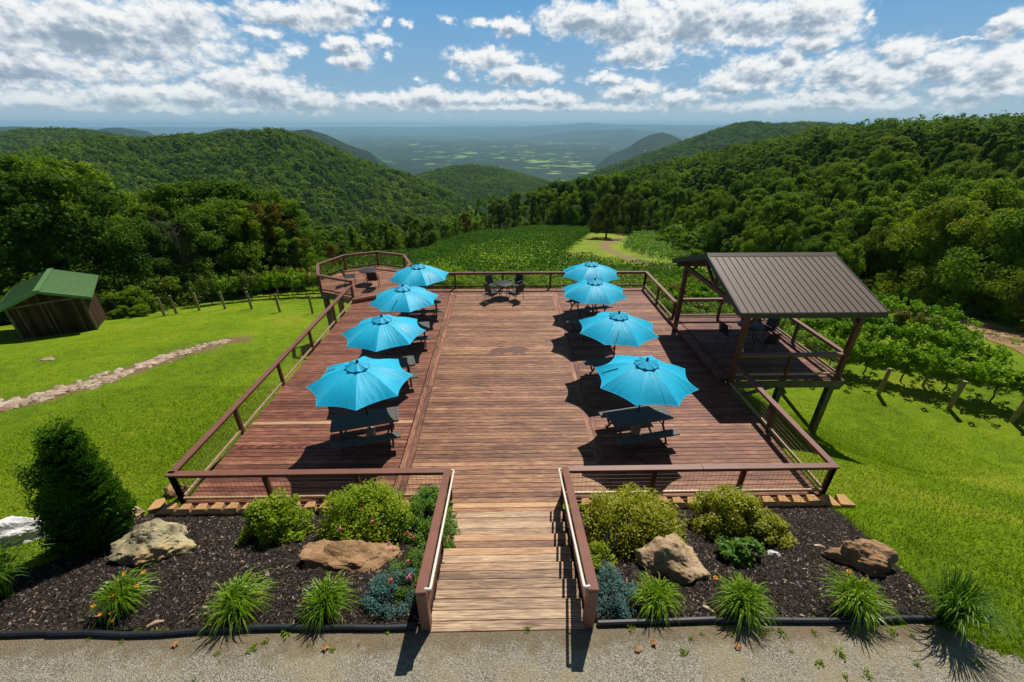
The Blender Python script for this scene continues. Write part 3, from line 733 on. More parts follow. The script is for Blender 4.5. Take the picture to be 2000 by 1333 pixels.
RH = .85
def wire_panel(m, p0, p1, z0, z1, step=.1, r=.0028):
    """welded grid between two points (z0/z1: (bottom, top) at each end)"""
    a, b = Vector((p0[0], p0[1], 0)), Vector((p1[0], p1[1], 0)); L = (b - a).length; n = max(1, int(round(L / step)))
    for i in range(1, n):
        t = i / n; q = a.lerp(b, t); lo = lerp(z0[0], z1[0], t); hi = lerp(z0[1], z1[1], t)
        m.tube([(q.x, q.y, lo), (q.x, q.y, hi)], r, 3, caps=False)
    k = int((z0[1] - z0[0]) / step)
    for j in range(1, k + 1):
        t = (j - .3) / k
        m.tube([(a.x, a.y, lerp(z0[0], z0[1], t)), (b.x, b.y, lerp(z1[0], z1[1], t))], r, 3, caps=False)
def railing(name, label, pts, base=0.0, posts=None, group='deck railings', top_w=.15, low='brightwood', cap='rail', h=RH, wire='wire', closed_ends=(True, True)):
    """pts: plan polyline; posts at every point plus even spacing"""
    root = thing(name, label, 'railing', (pts[0][0], pts[0][1], base), group=group)
    capm, lowm, wm = W(), W(), W(); allp = []
    for i in range(len(pts) - 1):
        a, b = Vector((*pts[i], 0)), Vector((*pts[i + 1], 0)); d = (b - a); L = d.length; d = d / L
        e0 = top_w / 2 if i > 0 or closed_ends[0] else 0; e1 = top_w / 2 if i < len(pts) - 2 or closed_ends[1] else 0
        z = base + h - .019 + (.002 if i % 2 else 0)
        A0 = a - d * e0; B0 = b + d * e1; ns = max(1, int(round((B0 - A0).length / 3.3)))
        for q_ in range(ns):
            u0, u1 = A0.lerp(B0, q_ / ns), A0.lerp(B0, (q_ + 1) / ns) - d * (.005 if q_ < ns - 1 else 0)
            capm.beam((u0.x, u0.y, z + .0006 * (q_ % 2)), (u1.x, u1.y, z + .0006 * (q_ % 2)), top_w, .04, rnd=rnd.random(), ch=.005)
        capm.beam((a.x, a.y, z - .066), (b.x, b.y, z - .066), .04, .088, rnd=.6, ch=.003)
        lowm.beam((a.x, a.y, base + .105), (b.x, b.y, base + .105), .045, .07, rnd=.4, ch=.004)
        n = posts[i] if posts else max(1, int(round(L / 2.4)))
        for k in range(n + 1):
            q = a.lerp(b, k / n)
            if not any((Vector(p) - Vector((q.x, q.y))).length < .3 for p in allp): allp.append((q.x, q.y))
        for k in range(n): wire_panel(wm, a.lerp(b, k / n), a.lerp(b, (k + 1) / n), (base + .13, base + h - .06), (base + .13, base + h - .06))
    capm.build('cap_rail', M[cap], root); lowm.build('bottom_rail', M[low], root); wm.build('wire_panel', M[wire], root)
    for p in allp:
        m = W(); m.beam((p[0], p[1], base - .28), (p[0], p[1], base + h - .04), .09, .09, ch=.004, rnd=rnd.random()); m.build('post', M['railpost'], root)
    return root
FY = 6.86
railing('deck_railing', 'brown railing along the front deck edge above the two azalea bushes', [(-7.22, FY), (-1.28, FY)], posts=[3], closed_ends=(True, False))
railing('deck_railing', 'brown railing along the front deck edge above the two boxwood bushes', [(1.28, FY), (7.22, FY)], posts=[3], closed_ends=(False, True))
railing('deck_railing', 'long brown railing between the deck and the lawn with the dry creek', [(-7.22, FY), (-7.22, 18.85)], posts=[5], closed_ends=(False, True))
railing('deck_railing', 'long brown railing across the far end of the deck before the vineyard', [(-5.0, 20.62), (7.22, 20.62)], posts=[5], low='railpost')
railing('deck_railing', 'brown railing from the near deck corner to the roofed pavilion', [(7.22, FY), (7.22, 11.35)], posts=[2], closed_ends=(False, False))
railing('deck_railing', 'brown railing from the pavilion to the far deck corner', [(7.22, 16.5), (7.22, 20.62)], posts=[2], closed_ends=(False, False))
# octagonal platform
OC = [(-7.22, 18.9), (-9.05, 19.75), (-9.75, 21.5), (-9.0, 23.2), (-7.35, 23.95), (-5.65, 23.25), (-4.95, 21.5), (-5.0, 20.66)]
oct_ = thing('platform', 'small raised octagonal timber platform at the far deck corner', 'platform', (-7.3, 21.4, 0))
m = W()
cxo, cyo = -7.33, 21.45
from mathutils.geometry import intersect_line_line_2d
OP = [(-7.17, 18.62), (-6.2, 18.95), (-5.05, 20.1)] 
opoly = [(-7.16, 18.66), (-5.1, 19.75), (-4.93, 21.5), (-5.63, 23.27), (-7.35, 23.98), (-9.02, 23.23), (-9.79, 21.5), (-9.08, 19.72)]
ang = math.atan2(19.75 - 18.66, -5.1 + 7.16); ca, sa = math.cos(ang), math.sin(ang)
lp = [((x - cxo) * ca + (y - cyo) * sa, -(x - cxo) * sa + (y - cyo) * ca) for x, y in opoly]
v0 = min(q[1] for q in lp) + BW / 2
om = MB()
while v0 < max(q[1] for q in lp):
    xs_ = []
    for i in range(8):
        (x0, y0), (x1, y1) = lp[i], lp[(i + 1) % 8]
        if (y0 - v0) * (y1 - v0) < 0: xs_.append(x0 + (x1 - x0) * (v0 - y0) / (y1 - y0))
    if len(xs_) == 2: om.box(((xs_[0] + xs_[1]) / 2, v0, .181), (abs(xs_[0] - xs_[1]), BW - .006, .038), rnd=rnd.random(), tone=.2, ch=.004)
    v0 += BW
fo = om.build('floorboards', M['deck'], oct_); fo.location = (cxo + 7.3, cyo - 21.4, 0); fo.rotation_euler = (0, 0, ang)
m = W()
for i in range(8):
    a, b = opoly[i], opoly[(i + 1) % 8]; m.beam((*a, .04), (*b, .04), .04, .24, rnd=rnd.random(), ch=.003)
m.build('rim_joist', M['raw'], oct_)
m = W(); a, b = opoly[0], opoly[1]; m.beam((a[0] + .01, a[1] - .03, .08), (b[0] + .01, b[1] - .03, .08), .03, .155, ch=.003); m.build('step_riser', M['rail'], oct_)
for x, y in opoly[2:]:
    x = x + (cxo - x) * .06; y = y + (cyo - y) * .06
    m = W(); m.beam((x, y, hz1(x, y) - .3), (x, y, .0), .17, .17, ch=.006); m.build('support_post', M['raw'], oct_)
m = W(); x, y = -7.9, 18.95; m.beam((x, y, hz1(x, y) - .3), (x, y, .0), .2, .2, ch=.006); m.build('support_post', M['raw'], oct_)
railing('platform_railing', 'brown railing around the octagonal platform with bistro chairs', OC, base=.2, posts=[1] * 7, low='railpost', h=.86)

# ---------------------------------------------------------------- stairs from the gravel down to the deck
st = thing('staircase', 'wide wooden steps down from the gravel to the deck', 'stairs', (0, 3.3, 1.35))
m = W(); TD, TRS, ST0 = .425, .193, 3.30
newb = {(4, 1), (5, 2), (0, 0)}
for k in range(7):
    z = 1.35 - TRS * k; hw = 1.07 + .018 * k
    for j in range(3):
        yy = ST0 + TD * k + (j + .5) * .142
        tn = .92 if (k, j) in {(3, 2), (4, 2)} else rnd.choice((-.5, -.4, -.25, -.1, -.5, -.45))
        m.box((0, yy, z + .002 + .001 * j), (2 * hw, .137, .038), rnd=rnd.random(), tone=tn, ch=.004)
m.build('tread', M['deck'], st)
m = W()
for k in range(7):
    z = 1.35 - TRS * k; hw = 1.06 + .018 * k; ye = ST0 + TD * (k + 1) - .03
    m.box((0, ye, z - .038 - (TRS - .045) / 2), (2 * hw, .03, TRS - .045), rnd=.3, tone=.3)
m.build('riser', M['deck'], st)
m = W()
for s in (-1, 1):
    for k in range(7):
        z = 1.35 - TRS * k; m.box((s * (1.03 + .018 * k), ST0 + TD * (k + .5), z - .19), (.04, TD - .004, .28), rnd=.4)
m.build('stringer', M['railpost'], st)
for s, lab in ((-1, 'sloping brown stair railing beside the pink flowers, with a cream handrail'), (1, 'sloping brown stair railing beside the boxwood bush, with a cream handrail')):
    rt = thing('stair_railing', lab, 'railing', (s * 1.11, 3.3, 1.35), group='stair railings')
    A, B = (s * 1.11, 3.33), (s * 1.275, 6.86); zA, zB = 2.20, RH
    d = Vector((B[0] - A[0], B[1] - A[1], zB - zA)).normalized()
    m = W(); m.beam((A[0], A[1] - .01, zA - .02), (B[0], B[1] + .02, zB + .004), .145, .04, ch=.005, rnd=.4)
    m.build('cap_rail', M['rail'], rt)
    m = W(); m.beam((A[0], A[1] + .1, zA - .10), (B[0], B[1], zB - .06), .04, .09, rnd=.5, ch=.003); m.build('upper_rail', M['railpost'], rt)
    m = W(); m.beam((A[0], A[1] + .06, zA - .72), (B[0], B[1], zB - .70), .05, .08, rnd=.5, ch=.003); m.build('lower_rail', M['railpost'], rt)
    for q, zt, zb in ((A, zA - .045, 1.0), ((lerp(A[0], B[0], .5), lerp(A[1], B[1], .5)), lerp(zA, zB, .5) - .1, .3), (B, zB - .045, -.2)):
        m = W(); m.beam((q[0], q[1] + (.05 if q is A else 0), zb), (q[0], q[1] + (.05 if q is A else 0), zt), .13 if q is A else .10, .13 if q is A else .10, up=(0, 1, 0), ch=.004); m.build('post', M['rail'] if q is A else M['railpost'], rt)
    m = W(); wire_panel(m, (A[0], A[1] + .1), B, (zA - .70, zA - .13), (zB - .68, zB - .09)); m.build('wire_panel', M['wire'], rt)
    hx = -s * .115
    pA = Vector((A[0] + hx, A[1] + .05, zA - .02)); pB = Vector((B[0] + hx - s * .02, B[1] - .02, zB + .0))
    m = W(); m.tube([(A[0] - s * .04, A[1] + .06, zA - .03), pA + Vector((s * .02, 0, -.005)), pA, pA + d * .06, pB - d * .06, pB, (B[0] - s * .03, B[1] - .01, zB - .005)], .021, 10)
    hr = m.build('handrail', M['handrail'], rt)
    for t in (.08, .5, .9):
        q = pA.lerp(pB, t); m = W(); m.tube([q + Vector((0, 0, -.01)), q + Vector((0, 0, -.07)), q + Vector((s * .09, 0, -.09))], .009, 6); m.build('bracket', M['bracket'], hr)

# ---------------------------------------------------------------- pavilion
PX0, PX1, PY0, PY1, PZ = 7.35, 10.85, 11.55, 16.35, .18
pav = thing('pavilion', 'open timber pavilion with a brown metal gable roof beside the deck', 'pavilion', (9.0, 13.95, 0))
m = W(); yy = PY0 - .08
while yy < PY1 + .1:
    m.box(((PX0 + PX1) / 2, yy, PZ - .019), (PX1 - PX0 + .1, BW - .008, .038), rnd=rnd.random(), tone=.62, ch=.004); yy += BW  # shade under the roof deepened by a darker tone in the board colour
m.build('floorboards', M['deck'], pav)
m = W()
for a, b in (((PX0 - .05, PY0 - .2), (PX1 + .1, PY0 - .2)), ((PX0 - .05, PY1 + .2), (PX1 + .1, PY1 + .2)), ((PX1 + .1, PY0 - .2), (PX1 + .1, PY1 + .2))):
    m.beam((*a, .02), (*b, .02), .05, .26, ch=.005, rnd=rnd.random())
m.beam((PX0, 13.9, -.05), (PX1, 13.9, -.05), .1, .2)
m.build('rim_beam', M['raw'], pav)
m = W(); m.box((PX0 - .22, 13.95, .09), (.32, 4.85, .14), ch=.006, tone=.4, rnd=.3); m.box((PX0 - .035, 13.95, .155), (.05, 4.7, .05), tone=.4, rnd=.6); m.build('step', M['deck'], pav)
EZ, RZ_, EY0, EY1, RX_0, RX_1 = 2.66, 3.62, 11.1, 16.6, 6.82, 11.17
RYm = (EY0 + EY1) / 2; slope = (RZ_ - EZ) / (RYm - EY0)
for x in (PX0, PX1):
    for yv in (PY0, PY1):
        zt = EZ + slope * (min(yv - EY0, EY1 - yv)) - .16
        m = W(); m.beam((x, yv, -.3), (x, yv, zt), .15, .15, up=(0, 1, 0), ch=.005); m.build('post', M['railpost'], pav)
        g = hz1(x, yv)
        if x == PX1: gm = hz1(9.05, yv); m = W(); m.beam((9.05, yv - .02, gm - .3), (9.05, yv - .02, -.1), .17, .17, up=(0, 1, 0), ch=.006); m.build('support_post', M['raw'], pav)
        m = W(); m.beam((x - (.1 if x == PX1 else -.1), yv, g - .3), (x - (.1 if x == PX1 else -.1), yv, -.1), .19, .19, up=(0, 1, 0), ch=.006); m.build('support_post', M['raw'], pav)
for yv in (PY0, PY1):
    m = W(); m.beam((RX_0 + .12, yv, 2.52), (RX_1 - .1, yv, 2.52), .09, .17, ch=.004, rnd=.4); m.build('roof_beam', M['railpost'], pav)
for x in (PX0, PX1):
    m = W(); tz = 2.40
    m.beam((x, PY0, tz), (x, PY1, tz), .09, .16, ch=.004, rnd=.2)
    m.beam((x, RYm, tz), (x, RYm, RZ_ - .12), .10, .10, up=(0, 1, 0), ch=.004)
    for s in (-1, 1):
        m.beam((x, RYm + s * .08, tz + .1), (x, RYm + s * 1.05, RZ_ - slope * 1.05 - .14), .08, .09, rnd=.5)
        m.beam((x, RYm, RZ_ - .10), (x, RYm + s * (RYm - EY0 - .05), EZ - .08), .09, .13, rnd=.7)
    m.build('gable_truss', M['railpost'], pav)
    for yv, sg in ((PY0, 1), (PY1, -1)):
        m = W(); m.beam((x, yv, 1.95), (x, yv + sg * .42, 2.36), .08, .08); sx = 1 if x == PX0 else -1; m.beam((x, yv, 1.95), (x + sx * .42, yv, 2.46), .08, .08); m.build('knee_brace', M['railpost'], pav)
for s, (ye, nm) in ((1, (EY0, 'roof')), (-1, (EY1, 'roof'))):
    m = W()
    th = .05
    m.add([(RX_0, ye, EZ), (RX_1, ye, EZ), (RX_1, RYm, RZ_), (RX_0, RYm, RZ_), (RX_0, ye, EZ - th), (RX_1, ye, EZ - th), (RX_1, RYm, RZ_ - th), (RX_0, RYm, RZ_ - th)],
          [f if s > 0 else f[::-1] for f in ((0, 1, 2, 3), (7, 6, 5, 4), (0, 4, 5, 1), (1, 5, 6, 2), (3, 2, 6, 7), (0, 3, 7, 4))], rnd=.5)
    n = 20
    for k in range(n + 1):
        x = lerp(RX_0 + .02, RX_1 - .02, k / n); m.beam((x, ye, EZ + .014), (x, RYm, RZ_ + .014), .012, .016, rnd=.4)
    ro = m.build('roof_panel', M['roof'], pav)
    m = W(); m.beam((RX_0 + .01, ye - s * .012, EZ - .095), (RX_1 - .01, ye - s * .012, EZ - .095), .025, .16, ch=.003)
    for x in (RX_0 - .006, RX_1 + .006): m.beam((x, ye, EZ - .07), (x, RYm - s * .002, RZ_ - .07), .025, .16, ch=.003)
    m.build('fascia', M['fascia'], ro)
m = W(); m.add([(RX_0 - .02, RYm - .14, RZ_ - .035), (RX_1 + .02, RYm - .14, RZ_ - .035), (RX_1 + .02, RYm, RZ_ + .05), (RX_0 - .02, RYm, RZ_ + .05), (RX_1 + .02, RYm + .14, RZ_ - .035), (RX_0 - .02, RYm + .14, RZ_ - .035)], [(0, 1, 2, 3), (3, 2, 4, 5)]); m.build('ridge_cap', M['roof'], pav)
for a, b in (((PX0 + .3, PY0, hz1(PX0 + .3, PY0) + .5), (PX0 + 1.7, PY0, -.1)), ((PX1 - .3, PY0, hz1(PX1, PY0) + .3), (PX1 - 2.0, PY0 + .05, -.1)), ((PX1, PY1, hz1(PX1, PY1) + .8), (PX1, PY1 - 2.2, -.1))):
    m = W(); m.beam(a, b, .06, .11, rnd=rnd.random()); m.build('cross_brace', M['raw'], pav)
m = W(); m.box((PX0 + .12, PY0 + .02, 1.16), (.07, .05, .12), ch=.01); m.build('outlet_box', M['white'], pav)
railing('pavilion_railing', 'brown railing around the three open sides of the pavilion', [(PX0, PY0), (PX1, PY0), (PX1, PY1), (PX0, PY1)], base=PZ, posts=[2, 2, 2], low='brightwood', cap='rail', h=.86, group='pavilion railing')
# ================================================================== picnic tables and umbrellas
def picnic_table(x, y, rot, label):
    t = thing('picnic_table', label, 'picnic table', (x, y, 0), R(rot), 'picnic tables on the deck')
    return t
def table_parts(t):
    m = MB()
    for k in range(5): m.box((0, (k - 2) * .124, .665), (1.56, .119, .042), rnd=k / 5, ch=.004)
    for s in (-1, 1): m.box((s * .815, 0, .665), (.06, .60, .034), rnd=.5, ch=.006)
    for s in (-1, 1): m.box((0, s * .305, .651), (1.66, .012, .05), rnd=.5, ch=.003)
    m.build('tabletop', M['table'], t)
    for s in (-1, 1):
        m = MB(); m.box((0, s * .56, .402), (1.68, .235, .048), rnd=.3, ch=.010)
        for q in (-1, 1): m.box((0, s * .56 + q * .102, .398), (1.66, .010, .045), ch=.002)
        m.build('bench', M['table'], t)
    for s in (-1, 1):
        m = MB(); x = s * .62
        for q in (-1, 1):
            m.tube([(x, q * .20, .64), (x, q * .215, .40), (x, q * .50, .0)], .029, 6)
            m.tube([(x, q * .215, .40), (x, q * .38, .20), (x, q * .62, .385)], .029, 6)
            m.tube([(x, q * .44, .012), (x, q * .56, .012)], .024, 6)
        m.tube([(x, -.26, .63), (x, .26, .63)], .02, 6); m.tube([(x, -.22, .40), (x, .22, .40)], .016, 6)
        m.tube([(x, 0, .40), (x - s * .40, 0, .64)], .012, 6); m.tube([(x, .16, .42), (x - s * .32, .16, .64)], .010, 6)
        m.build('leg_frame', M['frame'], t)
TABLES = [(-3.68, 8.93, 15, 'charcoal picnic table under the nearest umbrella in front of the azalea bushes'),
          (-3.78, 11.75, 18, 'charcoal picnic table mostly hidden under the second umbrella from the front, lawn side'),
          (-3.74, 14.55, 11, 'charcoal picnic table with a sunlit corner under the third umbrella from the front, lawn side'),
          (-3.66, 17.2, 8, 'charcoal picnic table below the umbrella beside the octagonal platform'),
          (3.52, 8.95, 12.5, 'charcoal picnic table under the nearest umbrella, closest to the boxwood bushes'),
          (3.58, 11.78, 13.5, 'charcoal picnic table behind the nearest umbrella on the pavilion side'),
          (3.47, 15.1, 18, 'charcoal picnic table under the third umbrella from the front, pavilion side'),
          (3.72, 17.4, 16.5, 'charcoal picnic table under the farthest umbrella by the far railing')]
first = None
for x, y, a, lab in TABLES:
    if first is None: first = picnic_table(x, y, a, lab); table_parts(first)
    else: dup(first, (x, y, 0), R(a), lab)
UR, UZ, AZ_, NR = 1.29, 1.76, 2.20, 8
def umbrella_parts(t):
    V = []; Fq = []; nr, ns = 10, 10
    def pt(seg, u, v):   # seg rib index, u along rib 0..1, v across panel 0..1
        a0, a1 = 2 * math.pi * seg / NR, 2 * math.pi * (seg + 1) / NR
        r = UR * (.05 + .95 * u); z = AZ_ - (AZ_ - UZ) * (.80 * u + .20 * u * u) + .05 * math.sin(math.pi * u)
        p0 = np.array([math.cos(a0) * r, math.sin(a0) * r]); p1 = np.array([math.cos(a1) * r, math.sin(a1) * r])
        p = p0 * (1 - v) + p1 * v; b = 4 * v * (1 - v)
        p = p * (1 - .085 * b * u ** 3)
        return (p[0], p[1], z - .048 * b * u * (1.15 - u * .55))
    def grid(fn, n_, m_, m, **k):
        vs = [fn(i / n_, j / m_) for i in range(n_ + 1) for j in range(m_ + 1)]
        fs = [(i * (m_ + 1) + j, (i + 1) * (m_ + 1) + j, (i + 1) * (m_ + 1) + j + 1, i * (m_ + 1) + j + 1) for i in range(n_) for j in range(m_)]
        m.add(vs, fs, smooth=True, **k)
    m = MB()
    for sgm in range(NR): grid(lambda u, v: pt(sgm, u, v), nr, ns, m, rnd=sgm / 8)
    cano = m.build('canopy', M['canopy'], t)
    m = MB()
    for sgm in range(NR):
        for j in range(8):
            a, b = pt(sgm, 1, j / 8), pt(sgm, 1, (j + 1) / 8); m.tube([a, b], .008, 4, caps=False)
    m.build('hem', M['canopy'], cano)
    m = MB()
    def vp(sgm, u, v):
        a = 2 * math.pi * (sgm + v) / NR; b = 4 * v * (1 - v)
        r = .31 * (.05 + .95 * u) * (1 - .10 * b * u); z = AZ_ + .10 - .085 * u + (.006 - .050 * b) * u
        return (math.cos(a) * r, math.sin(a) * r, z)
    for sgm in range(NR): grid(lambda u, v: vp(sgm, u, v), 5, 6, m)
    m.build('vent_flap', M['canopy'], t)
    m = MB(); m.lathe([(0, .165), (.024, .158), (.034, .138), (.026, .115), (.036, .105), (.036, .07)], 12, (0, 0, AZ_)); m.build('finial', M['frame'], t)
    m = MB(); m.tube([(0, 0, .04), (0, 0, AZ_ + .03)], .020, 10); pl = m.build('pole', M['frame'], t)
    m = MB(); m.box((.03, 0, 1.02), (.07, .06, .12), ch=.012); m.tube([(.06, 0, 1.02), (.13, 0, 1.02), (.13, 0, .94)], .009, 6); m.build('crank', M['frame'], pl)
    m = MB(); m.lathe([(.10, 0), (.125, .02), (.135, .19), (.12, .21), (.05, .2), (.03, .26), (.026, .26)], 18); m.build('weighted_base', M['bucket'], t)
    for sgm in range(NR):
        m = MB(); m.tube([tuple(np.array(pt(sgm, u, 0)) - np.array([0, 0, .016])) for u in (.02, .25, .5, .75, .99)], .008, 5)
        q = pt(sgm, .55, 0); m.tube([(0, 0, AZ_ - .42), (q[0], q[1], q[2] - .02)], .006, 4); m.build('rib', M['frame'], t)
    m = MB(); a, w = math.pi * .875, .05
    for k in range(6):
        u0, u1 = .56 + k * .065, .56 + (k + 1) * .065
        p0 = np.array(pt(3, u0, .42 - k * .02)); p1 = np.array(pt(3, u1, .40 - k * .02)); up_ = np.array([0, 0, .012])
        m.beam(p0 + up_, p1 + up_, .026 - .003 * k, .006)
    m.build('tie_strap', M['frame'], t)
UMB = [(-3.66, 9.06, 12, 'turquoise umbrella nearest the camera over the table by the azalea bushes'),
       (-3.78, 11.86, 4 + 180, 'turquoise umbrella, second from the front in the row along the lawn side'),
       (-3.72, 14.62, 20 + 90, 'turquoise umbrella, third from the front in the row along the lawn side'),
       (-3.64, 17.28, 22 + 135, 'turquoise umbrella beside the octagonal platform, overlapping the one before it'),
       (3.53, 9.05, 20, 'turquoise umbrella nearest the camera in the row on the pavilion side'),
       (3.55, 12.0, 15 + 90, 'turquoise umbrella, second from the front in the row on the pavilion side'),
       (3.42, 15.2, 18 - 45, 'turquoise umbrella with a table fully visible below it, overlapping the farthest one'),
       (3.72, 17.5, 16, 'turquoise umbrella farthest away by the corner of the far railing')]
first = None
for x, y, a, lab in UMB:
    if first is None:
        first = thing('patio_umbrella', lab, 'umbrella', (x, y, 0), R(a), 'turquoise patio umbrellas'); umbrella_parts(first)
    else: dup(first, (x, y, 0), R(a), lab)

# ---------------------------------------------------------------- bistro sets
def bistro_table(t, r=.44):
    m = MB(); m.lathe([(.0, .672), (r - .02, .672), (r, .666), (r, .648), (r - .02, .645), (.0, .645)], 28); m.build('tabletop', M['sling'], t)
    for k in range(4):
        a = k * math.pi / 2 + .5; c, s = math.cos(a), math.sin(a)
        m = MB(); m.tube([(c * .30, s * .30, .64), (c * .20, s * .20, .40), (c * .17, s * .17, .25), (c * .32, s * .32, .0)], .013, 6); m.build('leg', M['frame'], t)
def bistro_chair(t):
    m = MB(); m.box((0, 0, .40), (.46, .44, .022), ch=.008); m.build('seat', M['sling'], t)
    m = MB(); Mx = Matrix.Rotation(R(-14), 3, 'X'); m.box((0, -.285, .64), (.45, .02, .46), M=Mx.inverted(), ch=.006)
    m.build('backrest', M['sling'], t)
    for s in (-1, 1):
        x = s * .25
        m = MB(); m.tube([(x, -.36, .86), (x, -.24, .42), (x, -.22, .40), (x, .19, .40)], .014, 6); m.build('side_frame', M['frame'], t)
        m = MB(); m.tube([(x, -.28, .60), (x, .12, .60), (x, .21, .57), (x, .22, .0)], .013, 6); m.build('armrest', M['frame'], t)
        m = MB(); m.tube([(x, -.20, .40), (x, -.30, .0)], .013, 6); m.build('leg', M['frame'], t)
BT = [(-.04, 19.45, 0, 'round black metal table standing alone in the middle of the far deck end', .0), (-7.05, 21.0, .2, 'round black metal table on the octagonal platform', .2), (9.15, 14.1, PZ, 'round black metal table in the shade inside the pavilion', .3)]
fb = None
for x, y, z, lab, rz in BT:
    if fb is None: fb = thing('bistro_table', lab, 'table', (x, y, z), rz, 'round bistro tables'); bistro_table(fb)
    else: dup(fb, (x, y, z), rz, lab)
BC = [(-.60, 19.02, 0, -52, 'black metal chair by the round table, nearer the camera and closer to the lawn side'), (.52, 19.0, 0, 42, 'black metal chair by the round table, nearer the camera and closer to the pavilion side'),
      (-.55, 19.98, 0, -125, 'black metal chair behind the round table, back to the railing, lawn side'), (.52, 20.05, 0, 135, 'black metal chair behind the round table, back to the railing, pavilion side'),
      (-7.95, 20.85, .2, -75, 'black metal chair seen from the side on the octagonal platform'), (-6.62, 20.35, .2, 8, 'black metal chair seen from behind on the octagonal platform'),
      (8.35, 13.95, PZ, -80, 'black metal chair in the pavilion on the side facing the deck'), (9.35, 13.3, PZ, 5, 'black metal chair in the pavilion in front of the round table'), (9.95, 14.4, PZ, 100, 'black metal chair in the pavilion behind the round table')]
fb = None
for x, y, z, a, lab in BC:
    if fb is None: fb = thing('bistro_chair', lab, 'chair', (x, y, z), R(a), 'black metal bistro chairs'); bistro_chair(fb)
    else: dup(fb, (x, y, z), R(a), lab)

# ================================================================== shed
C_ = ground(190, 644); A_ = ground(50, 663)
C2, A2 = Vector((C_[0], C_[1])), Vector((A_[0], A_[1]))
fd = Vector((-.80, -.60)); SWD = 3.05; dd = Vector((-fd.y, fd.x))
if dd.y < 0: dd = -dd
SD, SH = 4.3, 1.85; gz = min(C_[2], A_[2]); zt = max(C_[2], A_[2]) + SH
shed = thing('shed', 'small dark board shed with a green metal roof on the lawn', 'shed', (C_[0], C_[1], gz))
def sp(u, v, z): q = C2 + fd * u + dd * v; return (q.x, q.y, z)
def wall_boards(name, p0, p1, top, bot, peak=None):
    m = W(); a, b = Vector((p0[0], p0[1])), Vector((p1[0], p1[1])); L = (b - a).length; n = int(L / .15); rr = random.Random(name + str(L))
    for k in range(n):
        t0, t1 = k / n, (k + 1) / n - .012 / L; q0, q1 = a.lerp(b, t0), a.lerp(b, t1); tm = (t0 + t1) / 2
        zt_ = top + (peak * (1 - abs(2 * tm - 1)) if peak else 0)
        m.beam(((q0.x + q1.x) / 2, (q0.y + q1.y) / 2, bot), ((q0.x + q1.x) / 2, (q0.y + q1.y) / 2, zt_), (q1 - q0).length, .03, up=(-(b - a).y, (b - a).x, 0), rnd=rr.random())
    return m.build('wall', M['plankdark'], shed)
pk = .62
wf = wall_boards('f', sp(0, 0, 0), sp(SWD, 0, 0), zt, gz - .2, pk)
wall_boards('s', sp(0, 0, 0), sp(0, SD, 0), zt, gz - 1.2); wall_boards('b', sp(0, SD, 0), sp(SWD, SD, 0), zt, gz - 1.2, pk); wall_boards('l', sp(SWD, 0, 0), sp(SWD, SD, 0), zt, gz - 1.2)
m = W()
for u in (SWD * .14, SWD * .5, SWD * .86): m.beam(sp(u, -.035, gz + .05), sp(u, -.035, zt - .1), .05, .03, up=(dd.x, dd.y, 0))
m.beam(sp(SWD * .05, -.05, zt - .06), sp(SWD * .95, -.05, zt - .06), .05, .10)
m.build('door_track', M['raw'], shed)
for u in (.0, SWD):
    m = W(); m.beam(sp(u, -.02, gz - .1), sp(u, -.02, zt), .11, .11, up=(dd.x, dd.y, 0)); m.build('corner_trim', M['raw'], shed)
OV, OF = .45, .40
for sg, u0, nm in ((1, -OV, 0), (-1, SWD + OV, 1)):
    um = SWD / 2; zr = zt + pk + .10; ze = zt + .10 - pk * OV / um
    m = W(); pts = [sp(u0, -OF, ze), sp(u0, SD + OF, ze), sp(um, SD + OF, zr), sp(um, -OF, zr)]
    vs = pts + [(a, b, c - .04) for a, b, c in pts]
    fs = [(0, 1, 2, 3), (7, 6, 5, 4), (0, 4, 5, 1), (1, 5, 6, 2), (2, 6, 7, 3), (3, 7, 4, 0)]
    m.add(vs, fs if sg < 0 else [f[::-1] for f in fs])
    n = 22
    for k in range(n + 1):
        v = lerp(-OF + .03, SD + OF - .03, k / n); m.beam(sp(u0, v, ze + .012), sp(um, v, zr + .012), .03, .028)
    rp = m.build('roof_panel', M['groof'], shed)
    m = W(); m.beam(sp(u0, -OF - .012, ze - .05), sp(um, -OF - .012, zr - .05), .025, .15); m.beam(sp(u0 - sg * .012, -OF, ze - .05), sp(u0 - sg * .012, SD + OF, ze - .05), .025, .12); m.build('fascia', M['groof'], rp)
m = W(); m.beam(sp(SWD / 2, -OF - .02, zr + .03), sp(SWD / 2, SD + OF + .02, zr + .03), .26, .035); m.build('ridge_cap', M['groof'], shed)

# ================================================================== post and wire fences
def post_mesh(h=1.45, r=.085):
    m = MB(); m.lathe([(r * 1.05, -.3), (r, .2), (r * .95, h - .02), (r * .85, h)], 10); return m
def fence(name, label, pix, extra=(), h=1.4):
    pts = [ground(*q) for q in pix] + [(x, y, hz1(x, y)) for x, y in extra]
    root = thing(name, label, 'fence', pts[0])
    for p in pts:
        pm = post_mesh(h); pm.V = [(v[0] + p[0] + random.uniform(-.04, .04) * (v[2] / h), v[1] + p[1], v[2] + p[2]) for v in pm.V]; pm.world = True; pm.build('post', M['post'], root)
    m = W()
    for a, b in zip(pts[:-1], pts[1:]):
        for z in (.12, .3, .5, .7, .9, 1.1, 1.3): m.tube([(a[0], a[1], a[2] + z), (b[0], b[1], b[2] + z)], .004, 3, caps=False)
        n = int(math.hypot(b[0] - a[0], b[1] - a[1]) / .3)
        for k in range(1, n):
            t = k / n; x, y = lerp(a[0], b[0], t), lerp(a[1], b[1], t); z = hz1(x, y); m.tube([(x, y, z), (x, y, z + 1.3)], .0025, 3, caps=False)
    m.build('wire', M['ironpost'], root)
    return pts
